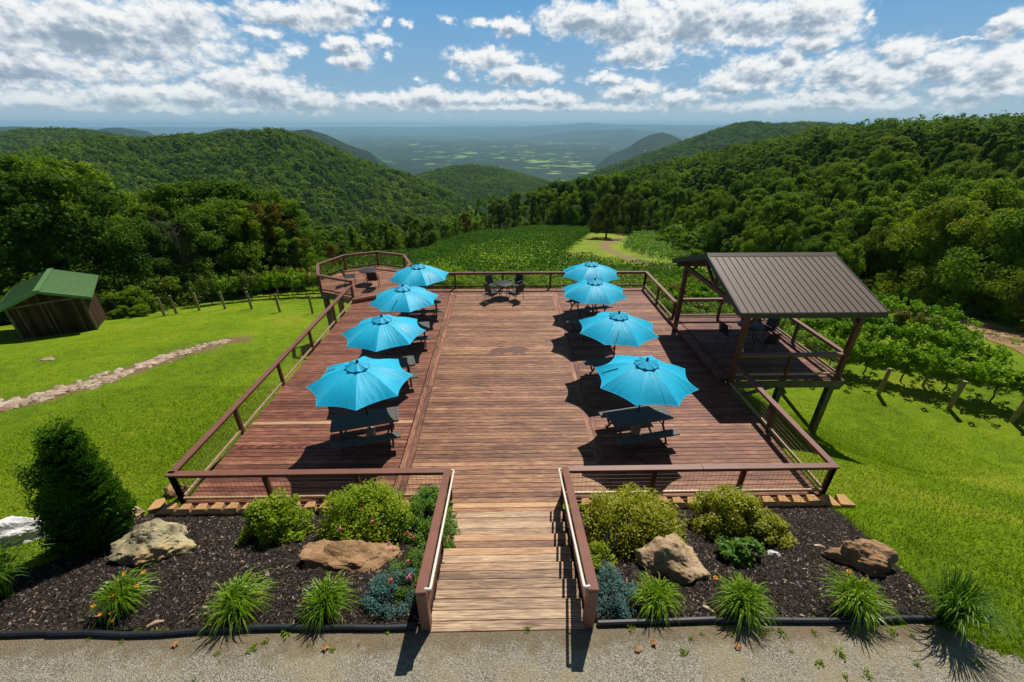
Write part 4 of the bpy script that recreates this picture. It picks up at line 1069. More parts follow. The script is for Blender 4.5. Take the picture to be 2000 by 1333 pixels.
fence('vineyard_fence', 'old wooden post and wire fence between the lawn and the vine rows beside the shed', [(322, 618), (345, 613), (390, 607), (440, 604), (492, 604), (547, 610), (611, 613)], [(-11.2, 27.0), (-8.5, 26.6), (-5, 26.4), (-1, 25.9), (3, 24.6), (6.5, 22.6)])
fence('vineyard_fence', 'wooden post and wire fence before the vines beyond the pavilion', [(2110, 850), (1977, 824), (1853, 799), (1715, 771)], [(13.6, 17.2), (11.2, 20.6), (8.7, 23.2)])

# ================================================================== vineyard
def catmull(pts, step):
    out = []; P_ = [pts[0]] + pts + [pts[-1]]
    for i in range(1, len(P_) - 2):
        p0, p1, p2, p3 = [np.array(q, float) for q in P_[i - 1:i + 3]]
        for k in range(24):
            t = k / 24; out.append(.5 * ((2 * p1) + (-p0 + p2) * t + (2 * p0 - 5 * p1 + 4 * p2 - p3) * t * t + (-p0 + 3 * p1 - 3 * p2 + p3) * t ** 3))
    out = np.array(out + [np.array(pts[-1], float)]); s = np.r_[0, np.cumsum(np.hypot(*np.diff(out, axis=0).T))]
    q = np.arange(0, s[-1], step); return np.stack([np.interp(q, s, out[:, 0]), np.interp(q, s, out[:, 1])], -1)
BASE = [ground(*q)[:2] for q in ((2230, 850), (2080, 816), (1936, 785), (1827, 760), (1694, 732))] + [(13.4, 21.6), (9.6, 26.0), (4.4, 29.6), (-2, 31.6), (-9, 34.0), (-15.5, 35.6), (-19.5, 35.2), (-22.6, 33.3), (-24.6, 31.1)]
def offset(pts, d):
    a = catmull(pts, .5); t = np.gradient(a, axis=0); t /= np.linalg.norm(t, axis=1, keepdims=True)
    return a + np.stack([t[:, 1], -t[:, 0]], -1) * d
def vine_parts(seed, mat):
    rng = np.random.default_rng(seed); t = thing('grapevine', None, 'grapevine')
    m = MB(); w = lambda: rng.normal() * .05
    m.tube([(0, 0, -.15), (w(), w(), .25), (w(), w(), .5), (.02, 0, .78)], [.035, .03, .027, .022], 6)
    m.tube([(-.85, 0, .86), (-.4, w(), .82), (0, 0, .78), (.4, w(), .82), (.85, 0, .86)], [.008, .014, .02, .014, .008], 5)
    m.build('trunk', M['vinetrunk'], t)
    n = 34; cl = np.stack([rng.uniform(-.95, .95, n), rng.normal(size=n) * .24, .78 + .66 * rng.random(n) ** .8], -1); ra = .16 + .15 * rng.random(n)
    a = clump_leaves(cl, ra, 50, .12, rng, 1.0, .45, .4)
    n = 16; cl = np.stack([rng.uniform(-.9, .9, n), rng.normal(size=n) * .46, rng.uniform(.62, 1.85, n)], -1)
    b = clump_leaves(cl, np.full(n, .15), 22, .115, rng, 1.2, .4, .3)
    leaf_obj('foliage', [a, b], M[mat], t); return t
vp_ = [vine_parts(40 + i, 'vine') for i in range(4)]; vr_ = [vine_parts(60 + i, 'vinered') for i in range(2)]
for o in vp_ + vr_: o.location = (0, 0, -900)
ROAD = [tuple(map(float, q)) for q in rd]
ROWLAB = ['grapevine in the first vine row behind the post and wire fence', 'grapevine in the second vine row from the fence', 'grapevine in the third vine row from the fence', 'grapevine in the fourth vine row from the fence', 'grapevine in the fifth vine row from the fence, towards the dirt road']
nv = 0; VR = random.Random(5); used = set()
for k in range(5):
    row = offset(BASE, -2.35 * k) if offset(BASE, 1.0)[40][0] < offset(BASE, 0)[40][0] else offset(BASE, 2.35 * k)
    s = np.r_[0, np.cumsum(np.hypot(*np.diff(row, axis=0).T))]; L = s[-1]
    lim0, lim1 = (0, L) if k < 3 else ((0, L * .62) if k == 3 else (0, L * .5))
    tr = thing('trellis', ['wire trellis with wooden posts in the first vine row', 'wire trellis with wooden posts in the second vine row', 'wire trellis with wooden posts in the third vine row', 'wire trellis with wooden posts in the fourth vine row', 'wire trellis with wooden posts in the fifth vine row'][k], 'trellis', (row[0][0], row[0][1], hz1(*row[0])), group='vine row trellises')
    q = lim0 + .8; pp = []
    while q < lim1:
        x, y = np.interp(q, s, row[:, 0]), np.interp(q, s, row[:, 1]); x2, y2 = np.interp(q + .3, s, row[:, 0]), np.interp(q + .3, s, row[:, 1])
        if float(polyline_d(np.array([x]), np.array([y]), ROAD)[0]) < 3.7: q += 1.42; continue
        if not (math.hypot(x, y) < 5 or (-10.5 < x < 8.0 and y < 25.0)):
            turn = (x < -15 and VR.random() < (.5 if k == 0 else .3)) or (x > 4 and VR.random() < .05)
            src = VR.choice(vr_ if turn else vp_)
            lab = ROWLAB[k] if not turn else 'grapevine with reddish turning leaves in the rows near the shed' if x < -4 else 'grapevine with a few reddish turning leaves behind the pavilion'
            if nv < 296:
                dup(src, (x, y, hz1(x, y)), math.atan2(y2 - y, x2 - x) + VR.choice((0, math.pi)), lab, 'vines in row %s behind the fence' % ['one', 'two', 'three', 'four', 'five'][k] if not turn else ('turning vines near the shed' if x < -4 else 'turning vines by the pavilion'), (VR.uniform(.95, 1.12), VR.uniform(.9, 1.2), VR.uniform(.95, 1.12) * (1.32 if x < -4 else 1.04)))
                nv += 1
        q += 1.42
    q = lim0
    while q < lim1:
        if float(polyline_d(np.array([np.interp(q, s, row[:, 0])]), np.array([np.interp(q, s, row[:, 1])]), ROAD)[0]) < 4.5: q += 5.7; continue
        x, y = float(np.interp(q, s, row[:, 0])), float(np.interp(q, s, row[:, 1])); z = hz1(x, y); pp.append((x, y, z)); q += 5.7
    for p in pp:
        pm = post_mesh(1.62, .06); pm.V = [(v[0] + p[0], v[1] + p[1], v[2] + p[2]) for v in pm.V]; pm.world = True; pm.build('post', M['post'], tr)
    m = W()
    for a, b in zip(pp[:-1], pp[1:]):
        for z in (.8, 1.15, 1.5): m.tube([(a[0], a[1], a[2] + z), (b[0], b[1], b[2] + z)], .003, 3, caps=False)
    m.build('wire', M['ironpost'], tr)
for o in vp_ + vr_:
    for c in _KIDS.get(o.name, []): bpy.data.objects.remove(c)
    bpy.data.objects.remove(o)
# the rest of the vineyard reads as one leafy mass: further rows and the knoll beyond the deck
def row_mass(name, rows, mat, per_m, size, h0, h1, wd, label, tonef=None):
    parts = []
    for row in rows:
        row = np.asarray(row); s = np.r_[0, np.cumsum(np.hypot(*np.diff(row, axis=0).T))]; n = int(s[-1] * per_m)
        if n < 4: continue
        q = RNG.random(n) * s[-1]; dens = fbm(q * .35, q * 0 + row[0][0] * 3.1, 3); keep = RNG.random(n) < .75 + dens * .9; q = q[keep]; n = len(q)
        x = np.interp(q, s, row[:, 0]) + RNG.normal(size=n) * wd; y = np.interp(q, s, row[:, 1]) + RNG.normal(size=n) * wd
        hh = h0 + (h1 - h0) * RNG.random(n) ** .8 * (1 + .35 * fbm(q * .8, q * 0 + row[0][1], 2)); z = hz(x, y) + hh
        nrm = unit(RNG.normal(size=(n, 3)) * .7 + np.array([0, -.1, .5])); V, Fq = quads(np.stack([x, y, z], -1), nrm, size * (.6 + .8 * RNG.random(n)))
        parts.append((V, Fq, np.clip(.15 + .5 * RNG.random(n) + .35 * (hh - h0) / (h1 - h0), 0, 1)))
    o = leaf_obj(name, parts, M[mat]); return tag(o, label, 'vineyard', None, 'stuff')
KN = [ground(*q)[:2] for q in ((655, 528), (800, 492), (900, 472), (1000, 458), (1070, 451), (1140, 453), (1150, 462), (1135, 478), (1120, 492), (1105, 503), (1120, 513), (1290, 536), (1380, 540))]
KN = KN + [(24, 36), (20.0, 30), (12, 36), (2, 43), (-8, 47), (-16, 46)]
mass = []
sgn = -1 if offset(BASE, 1.0)[40][0] < offset(BASE, 0)[40][0] else 1
for k in range(3, 40):
    row = offset(BASE, sgn * 2.35 * k); poly = KN
    ok = inside(row[:, 0], row[:, 1], poly)
    if k < 8: ok |= (row[:, 0] < 22) & (row[:, 1] > 26) & (row[:, 1] < 62) & (row[:, 0] > -22 - 0 * k) & inside(row[:, 0], row[:, 1], OPEN)
    if k == 3: ok &= np.arange(len(row)) > len(row) * .62
    if k == 4: ok &= np.arange(len(row)) > len(row) * .5
    ok &= polyline_d(row[:, 0], row[:, 1], PATH) > 3.2
    ok &= polyline_d(row[:, 0], row[:, 1], ROAD) > 3.9
    if k < 8: ok &= ~((row[:, 0] > 24) & (row[:, 1] < 24))
    seg = []
    for i in range(len(row)):
        if ok[i]: seg.append(row[i])
        else:
            if len(seg) > 3: mass.append(np.array(seg))
            seg = []
    if len(seg) > 3: mass.append(np.array(seg))
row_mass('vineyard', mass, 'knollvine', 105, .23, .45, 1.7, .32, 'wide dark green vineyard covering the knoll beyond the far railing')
PT = [ground(*q)[:2] for q in ((1215, 487), (1235, 468), (1262, 458), (1300, 466), (1352, 494), (1352, 512), (1285, 508), (1250, 497))]
cx_, cy_ = np.mean([p[0] for p in PT]), np.mean([p[1] for p in PT]); rows = []
for k in range(-24, 25):
    t = np.arange(-30, 30, .5); row = np.stack([cx_ + t * .35 + k * 1.5 * .94, cy_ + t * .94 - k * 1.5 * .35], -1); ok = inside(row[:, 0], row[:, 1], PT)
    ok &= polyline_d(row[:, 0], row[:, 1], PATH) > 2.2
    if ok.sum() > 3: rows.append(row[ok])
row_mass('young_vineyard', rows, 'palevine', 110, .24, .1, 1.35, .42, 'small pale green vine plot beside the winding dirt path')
from mathutils import noise as mnoise
# ================================================================== garden beds
def rock(name, label, cat, c, size, rz, mat, seed, group=None, flat=1.0, sub=5, sink=.3):
    rng = np.random.default_rng(seed); m = bpy.data.meshes.new(name)
    import bmesh
    bm = bmesh.new(); bmesh.ops.create_icosphere(bm, subdivisions=sub, radius=1.0)
    pl = unit(rng.normal(size=(13, 3))); dd_ = .62 + .3 * rng.random(13); off = rng.random(3) * 50
    for v in bm.verts:
        p = np.array(v.co); p = p / np.linalg.norm(p)
        k = pl @ p; lim = np.where(k > .05, dd_ / np.maximum(k, .05), 9); r = min(1.0, lim.min())
        q = p * 2.1 + off; n = mnoise.hetero_terrain(Vector(q * .8), 1.0, 2.1, 7, .6) * .22 - .16; e = mnoise.noise(Vector(q * 5.5)) * .035 + mnoise.noise(Vector(q * 13)) * .016; st = abs(mnoise.noise(Vector((q[0] * .5, q[1] * .5, q[2] * 3.2)))) * .10
        v.co = Vector(p * r * (1.06 + n + e - st))
        v.co.x *= size[0] / 2; v.co.y *= size[1] / 2; v.co.z *= size[2] / 2
    bm.to_mesh(m); bm.free(); m.polygons.foreach_set('use_smooth', [True] * len(m.polygons)) if sub > 9 else None
    m.materials.append(M[mat]); o = bpy.data.objects.new(name, m); COL.objects.link(o)
    o.location = (c[0], c[1], c[2] + size[2] * (.5 - sink)); o.rotation_euler = (rng.normal() * .08, rng.normal() * .08, rz)
    return tag(o, label, cat, group)
g = ground
rock('boulder', 'lichen covered craggy boulder between the arborvitae and the orange lilies', 'boulder', g(310, 1078), (1.3, .8, .8), .12, 'rock_lichen', 3, sink=.34)
rock('boulder', 'flat broad tan boulder below the flowering azalea', 'boulder', g(686, 1098), (1.36, .82, .5), -.05, 'rock_tan', 9, sink=.38)
rock('boulder', 'pale rounded boulder at the foot of the big boxwood', 'boulder', g(1308, 1110), (1.12, .85, .70), -.25, 'rock_grey', 15, sink=.33)
rock('boulder', 'brown boulder at the lawn edge of the mulch bed', 'boulder', g(1680, 1104), (.80, .62, .66), -.4, 'rock_tan', 21, sink=.33)
rock('boulder', 'white quartz boulder lying in the grass left of the arborvitae', 'boulder', g(2, 1058), (1.5, .62, .62), .2, 'rock_white', 27, sink=.3)
rock('boulder', 'small grey rock behind the arborvitae at the corner of the mulch', 'boulder', g(266, 1012), (.42, .34, .3), .2, 'rock_grey', 33, sink=.3, sub=3)
rock('boulder', 'lone pale rock in the middle of the lawn before the shed', 'boulder', g(88, 704), (.75, .4, .2), .1, 'rock_grey', 35, sink=.4, sub=3)
rock('boulder', 'reddish rock against the front deck corner post', 'boulder', g(346, 964), (.5, .35, .35), .4, 'rock_tan', 37, sink=.3, sub=3)
rock('boulder', 'small pale rock on the lawn beneath the pavilion corner', 'boulder', g(1628, 757), (.5, .4, .34), .4, 'rock_grey', 39, sink=.3, sub=3)
rock('quartz_stone', 'small white quartz stone on the mulch below the lobed boxwood', 'stone', g(1512, 1086), (.23, .15, .12), -.8, 'rock_white', 41, sink=.3, sub=3)
rock('stone', 'fist sized tan stone on the mulch below the pale rounded boulder', 'stone', g(1332, 1133), (.10, .10, .09), .3, 'rock_tan', 43, sink=.3, sub=3)
rock('stone', 'pinkish stone alone on the gravel beside the steps', 'stone', g(1246, 1271), (.13, .10, .07), .3, 'rock_tan', 44, sink=.3, sub=3)
for i, (px, py, a, lab) in enumerate([(1384, 1195, -.7, 'split pale wood chunk between two green lilies'), (1600, 1071, -.3, 'pale driftwood piece beside the brown boulder'), (305, 1222, .4, 'thin pale wood scrap on the mulch below the orange lilies')]):
    p = g(px, py); m = W(); m.tube([(p[0] - .09 * math.cos(a), p[1] - .09 * math.sin(a), p[2] + .03), (p[0], p[1] + .01, p[2] + .045), (p[0] + .10 * math.cos(a), p[1] + .10 * math.sin(a), p[2] + .03)], [.025, .035, .018], 6)
    tag(m.build('wood_chunk', M['brightwood']), lab, 'wood', None)
# concrete edging blocks along the deck
rr = random.Random(9)
bx = []; x = -7.62
while x < 7.5:
    if not -1.45 < x < 1.45: bx.append(x)
    x += .335
protoB = None
for i, x in enumerate(bx):
    left = x < 0
    m = MB(); w, d, h = .31, .30, .18; m.prism([(-w / 2, -d / 2), (w / 2 - .02, -d / 2), (w / 2, -d / 2 + .03), (w / 2 - .07, d / 2), (-w / 2 + .07, d / 2), (-w / 2 - 0, -d / 2 + .03)] if left else [(-w / 2 + .02, -d / 2), (w / 2, -d / 2), (w / 2 - .0, -d / 2 + .03), (w / 2 - .07, d / 2), (-w / 2 + .07, d / 2), (-w / 2, -d / 2 + .03)], 0, h)
    y = 6.56 + rr.uniform(-.02, .02); z = hz1(x, y)
    lab, grp = ('tan concrete edging block between mulch and deck, left of the steps', 'edging blocks left of the steps') if left else ('tan concrete edging block between mulch and deck, right of the steps', 'edging blocks right of the steps')
    if i == 0: lab = 'tilted end block of the edging row at the deck corner by the arborvitae'
    if i == len(bx) - 1: lab = 'end block of the edging row at the deck corner near the brown boulder'
    o = tag(m.build('edging_block', M['block'], None, .008), lab, 'block', grp)
    o.location = (x, y - (.02 if i else -.12), z - .03 + rr.uniform(-.01, .02)); o.rotation_euler = (rr.uniform(-.05, .05), rr.uniform(-.06, .06), rr.uniform(-.1, .1) + (.5 if i == 0 else 0))
# rubber edging strips along the gravel
def strip(pts, lab):
    m = W()
    for a, b in zip(pts[:-1], pts[1:]):
        m.beam((a[0], a[1], 1.35 + .035), (b[0], b[1], 1.35 + .035), .065, .085, ch=.018, ext=.012)
    tag(m.build('edging_strip', M['rubber']), lab, 'garden edging', 'rubber edging strips along the gravel')
def wob(x0, x1, y0, y1, n, s):
    q = random.Random(s); return [(lerp(x0, x1, i / n), lerp(y0, y1, i / n) + q.uniform(-.022, .022)) for i in range(n + 1)]
strip(wob(-9.6, -6.2, 3.36, 3.37, 6, 1), 'black rubber edging strip along the gravel below the orange lilies'); strip(wob(-6.2, -3.62, 3.34, 3.36, 5, 2), 'wavy black rubber edging strip in the middle of the left bed')
strip(wob(-3.62, -2.1, 3.40, 3.37, 3, 3), 'short black rubber edging strip below the tan flat boulder'); strip(wob(-2.1, -1.26, 3.38, 3.37, 2, 4), 'black rubber edging strip ending at the stair post by the juniper')
strip(wob(1.24, 2.9, 3.36, 3.37, 3, 5), 'black rubber edging strip starting at the stair post on the boxwood side'); strip(wob(2.9, 6.0, 3.36, 3.35, 6, 6), 'long black rubber edging strip ending at the grassy clump')

# mulch chips
def chips(poly, n, seed, name='mulch'):
    rng = np.random.default_rng(seed); xs = [p[0] for p in poly]; ys = [p[1] for p in poly]
    x = rng.uniform(min(xs), max(xs), n * 2); y = rng.uniform(min(ys), max(ys), n * 2); k = inside(x, y, poly); x, y = x[k][:n], y[k][:n]; n = len(x)
    a = rng.random(n) * 6.28; L = .010 + .026 * rng.random(n) ** 2; w = L * (.18 + .25 * rng.random(n)); tl = rng.normal(size=n) * .35
    ux = np.stack([np.cos(a) * np.cos(tl), np.sin(a) * np.cos(tl), np.sin(tl)], -1); t2 = rng.normal(size=n) * .4
    uy = np.stack([-np.sin(a) * np.cos(t2), np.cos(a) * np.cos(t2), np.sin(t2)], -1)
    c = np.stack([x, y, hz(x, y) + .026 + .022 * rng.random(n)], -1)
    V = np.stack([c - ux * L[:, None] - uy * w[:, None], c + ux * L[:, None] - uy * w[:, None], c + ux * L[:, None] + uy * w[:, None], c - ux * L[:, None] + uy * w[:, None]], 1).reshape(-1, 3)
    o = mesh_np(name, V, np.arange(4 * n).reshape(n, 4), M['mulchchip'], None, rng.random(n))
    return tag(o, 'dark shredded bark mulch chips covering the beds', 'mulch', None, 'stuff')
chips(BED_L, 60000, 1); chips(BED_R, 52000, 2)

def shrub(name, label, cat, c, rx, ry, h, mat, seed, ncl=60, per=90, leaf=.045, group=None, lobes=None, stem=True, flowers=None, low=.12):
    rng = np.random.default_rng(seed); t = thing(name, label, cat, c, group=group)
    lob = lobes or [(0, 0, 0, 1, 1)]
    cs = []; ra = []
    for (ox, oy, oz, sc, wt) in lob:
        n = int(ncl * wt); d = unit(rng.normal(size=(n, 3))); d[:, 2] = np.abs(d[:, 2]) * 1.0
        q = (.55 + .45 * rng.random(n) ** .5) * (.9 + .22 * rng.random(n))
        cc = np.stack([ox + d[:, 0] * rx * q * sc, oy + d[:, 1] * ry * q * sc, oz + h * low + d[:, 2] * h * (1 - low) * q * sc], -1); cs.append(cc); ra.append((.13 + .10 * rng.random(n)) * max(rx, .35) * 1.25 * sc)
    cl = np.concatenate(cs); ra = np.concatenate(ra)
    ra = np.minimum(ra, np.maximum(cl[:, 2] * .9, .05))
    lv = [clump_leaves(cl, ra, per, leaf, rng, .95, 1.0, .5)]
    leaf_obj('foliage', lv, M[mat], t)
    if stem:
        m = MB()
        for i in range(0, len(cl), max(1, len(cl) // 18)):
            p = cl[i]; m.tube([(p[0] * .1, p[1] * .1, -.05), (p[0] * .5, p[1] * .5, p[2] * .55), tuple(p)], [.014, .01, .004], 4)
        m.build('stem', M['bark'], t)
    if flowers:
        for (fx, fy, fz, r_, fm) in flowers:
            n = 26; d = unit(rng.normal(size=(n, 3))); V, Fq = quads(np.array([fx, fy, fz]) + d * r_ * rng.random((n, 1)), d, .035 * np.ones(n)); mesh_np('flower', V, Fq, M[fm], t, rng.random(n))
    return t
shrub('azalea_bush', 'bright green azalea bush alone behind the mulch, nearer the arborvitae', 'bush', g(546, 1042), .60, .55, .82, 'azalea', 1, 74, 135, .046)
shrub('azalea_bush', 'large spreading azalea bush with a few pink flowers above the flat boulder', 'bush', g(722, 1040), .80, .66, 1.0, 'azalea', 2, 110, 135, .046, flowers=[(-.25, -.55, .78, .05, 'pink'), (-.02, -.62, .50, .04, 'pink'), (.3, -.45, .85, .03, 'pink'), (.1, -.3, 1.0, .03, 'pink')])
shrub('boxwood_bush', 'big domed yellow green boxwood bush beside the steps', 'bush', g(1232, 1050), .85, .70, .95, 'box', 3, 150, 150, .040)
shrub('boxwood_bush', 'lobed yellow green boxwood bush in front of the deck railing', 'bush', g(1432, 1036), .74, .6, .85, 'box', 4, 110, 150, .040, lobes=[(-.12, .1, 0, .9, 1), (.42, -.25, -.05, .68, .6)])
shrub('laurel_shrub', 'small glossy dark green shrub at the foot of the lobed boxwood', 'bush', g(1444, 1090), .40, .28, .40, 'herb', 5, 26, 60, .07)
shrub('small_shrub', 'little round green shrub beside the boxwood side stair railing', 'bush', g(1166, 1104), .26, .26, .36, 'azalea', 6, 20, 80, .035)
shrub('juniper', 'blue green creeping juniper by the stair post on the azalea side', 'juniper', g(770, 1178), .42, .40, .42, 'juniper', 7, 52, 110, .024, low=.06)
shrub('juniper', 'blue green creeping juniper by the stair post on the boxwood side', 'juniper', g(1198, 1172), .40, .42, .40, 'juniper', 8, 52, 110, .024, low=.06)
shrub('perennial', 'leafy herb mass filling the corner between the azalea and the stair railing', 'plant', g(832, 1030), .48, .85, .62, 'herb', 9, 110, 120, .034, low=.05)
shrub('perennial', 'sprawling herb growing through the stair railing onto the steps', 'plant', g(868, 1075), .24, .95, .42, 'herb', 10, 70, 100, .03, low=.05)
shrub('yarrow', 'feathery yarrow with pink flower heads beside the juniper', 'plant', g(806, 1140), .38, .48, .48, 'herb', 11, 64, 110, .022, low=.05, flowers=[(-.12, .45, .62, .05, 'pink'), (-.02, .4, .60, .06, 'pink'), (-.28, .2, .55, .05, 'pink'), (.05, -.25, .52, .07, 'pink'), (-.22, -.28, .50, .06, 'pink'), (.0, -.02, .58, .04, 'pink'), (-.4, .35, .5, .07, 'pink')])
sv = g(1184, 1082); t = thing('salvia', 'thin violet flower spikes between the small shrub and the boxwood', 'plant', sv); m = MB(); m2 = MB()
for i in range(7):
    a = i * .9; b = (.10 * math.cos(a) + .05, .09 * math.sin(a)); m.tube([(b[0] * .4, b[1] * .4, 0), (b[0], b[1], .3)], .005, 4); m2.tube([(b[0], b[1], .26), (b[0] * 1.1, b[1] * 1.1, .36), (b[0] * 1.2, b[1] * 1.2, .45)], [.014, .012, .004], 5)
m.build('stem', M['herb'], t); m2.build('flower', M['violet'], t)
# arborvitae
def arborvitae():
    p = g(196, 1060); t = thing('arborvitae', 'tall dark cone shaped arborvitae at the corner of the mulch bed', 'tree', p)
    rng = np.random.default_rng(4); Hh = 3.1; n = 760
    u = rng.random(n); u = 1 - np.sqrt(1 - u * .985); a = rng.random(n) * 6.283
    rad = .55 * np.where(u < .16, .72 + .28 * u / .16, ((1 - u) / .84) ** .72) * (.86 + .2 * rng.random(n)) * (1 + .08 * np.sin(a * 3 + 1))
    cl = np.stack([rad * np.cos(a), rad * np.sin(a) * .95, .05 + u * Hh], -1)
    # each spray: flat fan of small scales tilted upward and outward
    per = 70; idx = np.repeat(np.arange(n), per); out = unit(np.stack([np.cos(a), np.sin(a), np.full(n, .9)], -1)); tang = np.stack([-np.sin(a), np.cos(a), np.zeros(n)], -1)
    v = rng.random(n * per); w = rng.normal(size=n * per) * .075 * (1.1 - v * .4)
    c = cl[idx] + out[idx] * ((v - .6) * .30)[:, None] + tang[idx] * w[:, None] + rng.normal(size=(n * per, 3)) * .018
    nrm = unit(tang[idx] * rng.normal(size=(n * per, 1)) * .8 + np.cross(out[idx], tang[idx]) * .5 + rng.normal(size=(n * per, 3)) * .5)
    V, Fq = quads(c, nrm, .040 * (.7 + .7 * rng.random(n * per)), .55, rng)
    core = [(rng.normal() * .02, rng.normal() * .02, 0)]
    m2 = np.clip(.2 + .35 * rng.random(n)[idx] + .4 * v * rng.random(n * per), 0, 1)
    n2 = 110; u2 = rng.random(n2); a2 = 2.9 + rng.normal(size=n2) * .55; cl2 = np.stack([-.42 + .22 * (1 - u2) * np.cos(a2), .05 + .34 * np.sin(a2 * 3), .1 + u2 * 2.0], -1)
    b = clump_leaves(cl2, np.full(n2, .13), 70, .036, rng, 1.6, .5, .4)
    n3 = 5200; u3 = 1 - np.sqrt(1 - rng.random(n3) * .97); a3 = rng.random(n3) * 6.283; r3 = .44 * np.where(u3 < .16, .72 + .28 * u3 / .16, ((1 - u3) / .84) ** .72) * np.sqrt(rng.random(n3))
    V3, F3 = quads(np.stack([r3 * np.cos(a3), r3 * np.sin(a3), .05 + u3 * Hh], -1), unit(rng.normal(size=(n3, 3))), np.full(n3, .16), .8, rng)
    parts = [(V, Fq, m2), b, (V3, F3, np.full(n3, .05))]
    for q in parts: q[0][:, 0] += np.maximum(q[0][:, 2], 0) * .17
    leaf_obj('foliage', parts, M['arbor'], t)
    m = MB(); m.tube([(0, 0, -.1), (.2, 0, 1.2), (.44, 0, 2.6)], [.07, .05, .015], 7)
    m.build('trunk', M['bark'], t)
arborvitae()
# day lilies: arching blades
def lily(label, p, r, h, seed, n=170, flowers=(), group='day lily clumps', w=.017, mat='lily', straight=0.0):
    n = int(n * 2.2)
    rng = np.random.default_rng(seed); t = thing('day_lily', label, 'day lily', p, group=group)
    a = rng.random(n) * 6.283; L = r * (.75 + .5 * rng.random(n)); hh = h * (.7 + .5 * rng.random(n)); b0 = rng.random((n, 2)) * .12 - .06
    K = 7; V = np.zeros((n, K, 2, 3)); s = np.linspace(0, 1, K)
    lean = .18 + .82 * rng.random(n)
    for k, q in enumerate(s):
        x = b0[:, 0] + np.cos(a) * L * lean * q; y = b0[:, 1] + np.sin(a) * L * lean * q
        z = hh * (np.sin(q * np.pi * (.60 + .22 * lean * (1 - straight)))) * (1.05 - .25 * lean)
        ww = w * (1 - q ** 2.5) * (.7 + .5 * rng.random(n) * 0 + .2) + .0012; px_, py_ = -np.sin(a), np.cos(a)
        V[:, k, 0] = np.stack([x - px_ * ww * .5, y - py_ * ww * .5, z], -1); V[:, k, 1] = np.stack([x + px_ * ww * .5, y + py_ * ww * .5, z + .003], -1)
    i = np.arange(n * K * 2).reshape(n, K, 2); Fq = np.stack([i[:, :-1, 0], i[:, :-1, 1], i[:, 1:, 1], i[:, 1:, 0]], -1).reshape(-1, 4)
    mesh_np('blades', V.reshape(-1, 3), Fq, M[mat], t, np.repeat(rng.random(n), K - 1) * .8 + np.tile(np.linspace(0, .25, K - 1), n))
    for (fx, fy, fz) in flowers:
        fx *= .8; fy *= .8; fz *= .85
        m = MB(); m.tube([(fx * .3, fy * .3, .05), (fx * .7, fy * .7, fz * .7), (fx, fy, fz)], .004, 4)
        stl = m.build('flower_stem', M['herb'], t); m = MB()
        for k in range(6):
            an = k * math.pi / 3 + fx * 9; c, s_ = math.cos(an), math.sin(an); q = .032
            m.add([(fx, fy, fz), (fx + c * q * .6 - s_ * .014, fy + s_ * q * .6 + c * .014, fz + .035), (fx + c * q * 1.1, fy + s_ * q * 1.1, fz + .03), (fx + c * q * .6 + s_ * .014, fy + s_ * q * .6 - c * .014, fz + .035)], [(0, 1, 2, 3)])
        m.build('flower', M['orange'], stl)
    return t
lily('day lily with many orange flowers below the lichen boulder', g(256, 1192), .45, .52, 1, 170, [(-.32, -.18, .40), (-.05, -.35, .42), (.08, -.30, .38), (-.02, -.10, .52), (.26, .08, .5), (.2, .34, .52), (-.15, .32, .5), (.12, -.38, .30), (-.2, .26, .45)])
lily('day lily, yellowish, alone on the mulch between the orange lilies and the flat boulder', g(476, 1200), .50, .48, 2, 200, [(.34, .12, .36)])
lily('day lily with one orange bloom in front of the flat boulder', g(646, 1198), .46, .46, 3, 210, [(-.38, -.02, .34)])
lily('day lily beside the juniper on the boxwood side', g(1276, 1188), .40, .42, 4, 190)
lily('dark green day lily in the middle of the boxwood side bed', g(1440, 1196), .48, .46, 5, 220, [(-.36, .32, .44)])
lily('day lily with orange flowers below the brown boulder', g(1656, 1192), .50, .48, 6, 220, [(.05, .34, .52), (.3, .2, .44)])
lily('tall stiff grassy clump at the end of the edging on the lawn side', g(1842, 1214), .62, .72, 7, 170, (), None, .014, 'herb', .6)
lily('tall stiff grassy clump at the picture edge below the quartz boulder', g(14, 1168), .62, .85, 8, 130, (), None, .022, 'herb', .7)

# weeds on the gravel
wl = [(1232, 1228), (494, 1268), (520, 1254), (425, 1278), (605, 1262), (650, 1270), (350, 1225), (175, 1250), (700, 1262), (880, 1232), (1030, 1232), (1370, 1240), (1430, 1240), (1488, 1240), (1525, 1238), (1590, 1238), (1665, 1236), (1742, 1236), (1640, 1280), (1600, 1298), (1690, 1318), (1650, 1324), (1790, 1300), (1910, 1300), (1350, 1250), (1450, 1328), (380, 1330), (270, 1235), (240, 1255), (1780, 1242), (1840, 1258), (1335, 1275), (1545, 1275), (760, 1235), (560, 1240)]
wrng = np.random.default_rng(12); wp = []
for k in range(4):
    n = 26; a = wrng.random(n) * 6.28; d = .10 * wrng.random(n); c = np.stack([d * np.cos(a), d * np.sin(a), .012 + .05 * wrng.random(n)], -1)
    V, Fq = quads(c, unit(wrng.normal(size=(n, 3)) * .5 + np.array([0, 0, 1])), .05 + .05 * wrng.random(n), .35, wrng)
    o = mesh_np('weed', V, Fq, M['grassblade'], None, wrng.random(n)); wp.append(o)
for i, q in enumerate(wl):
    o = wp[i] if i < 4 else wp[i % 4].copy()
    if i >= 4: COL.objects.link(o)
    p = g(*q); o.location = (p[0], p[1], p[2] + .012); o.rotation_euler = (0, 0, wrng.random() * 6); s = .25 + .5 * wrng.random(); o.scale = (s, s, s)
    tag(o, 'small green weed sprouting from the gravel near the bed edging', 'weed', 'weeds on the gravel')
dl = [(180, 1230, 'brown'), (636, 1268, 'brown')]
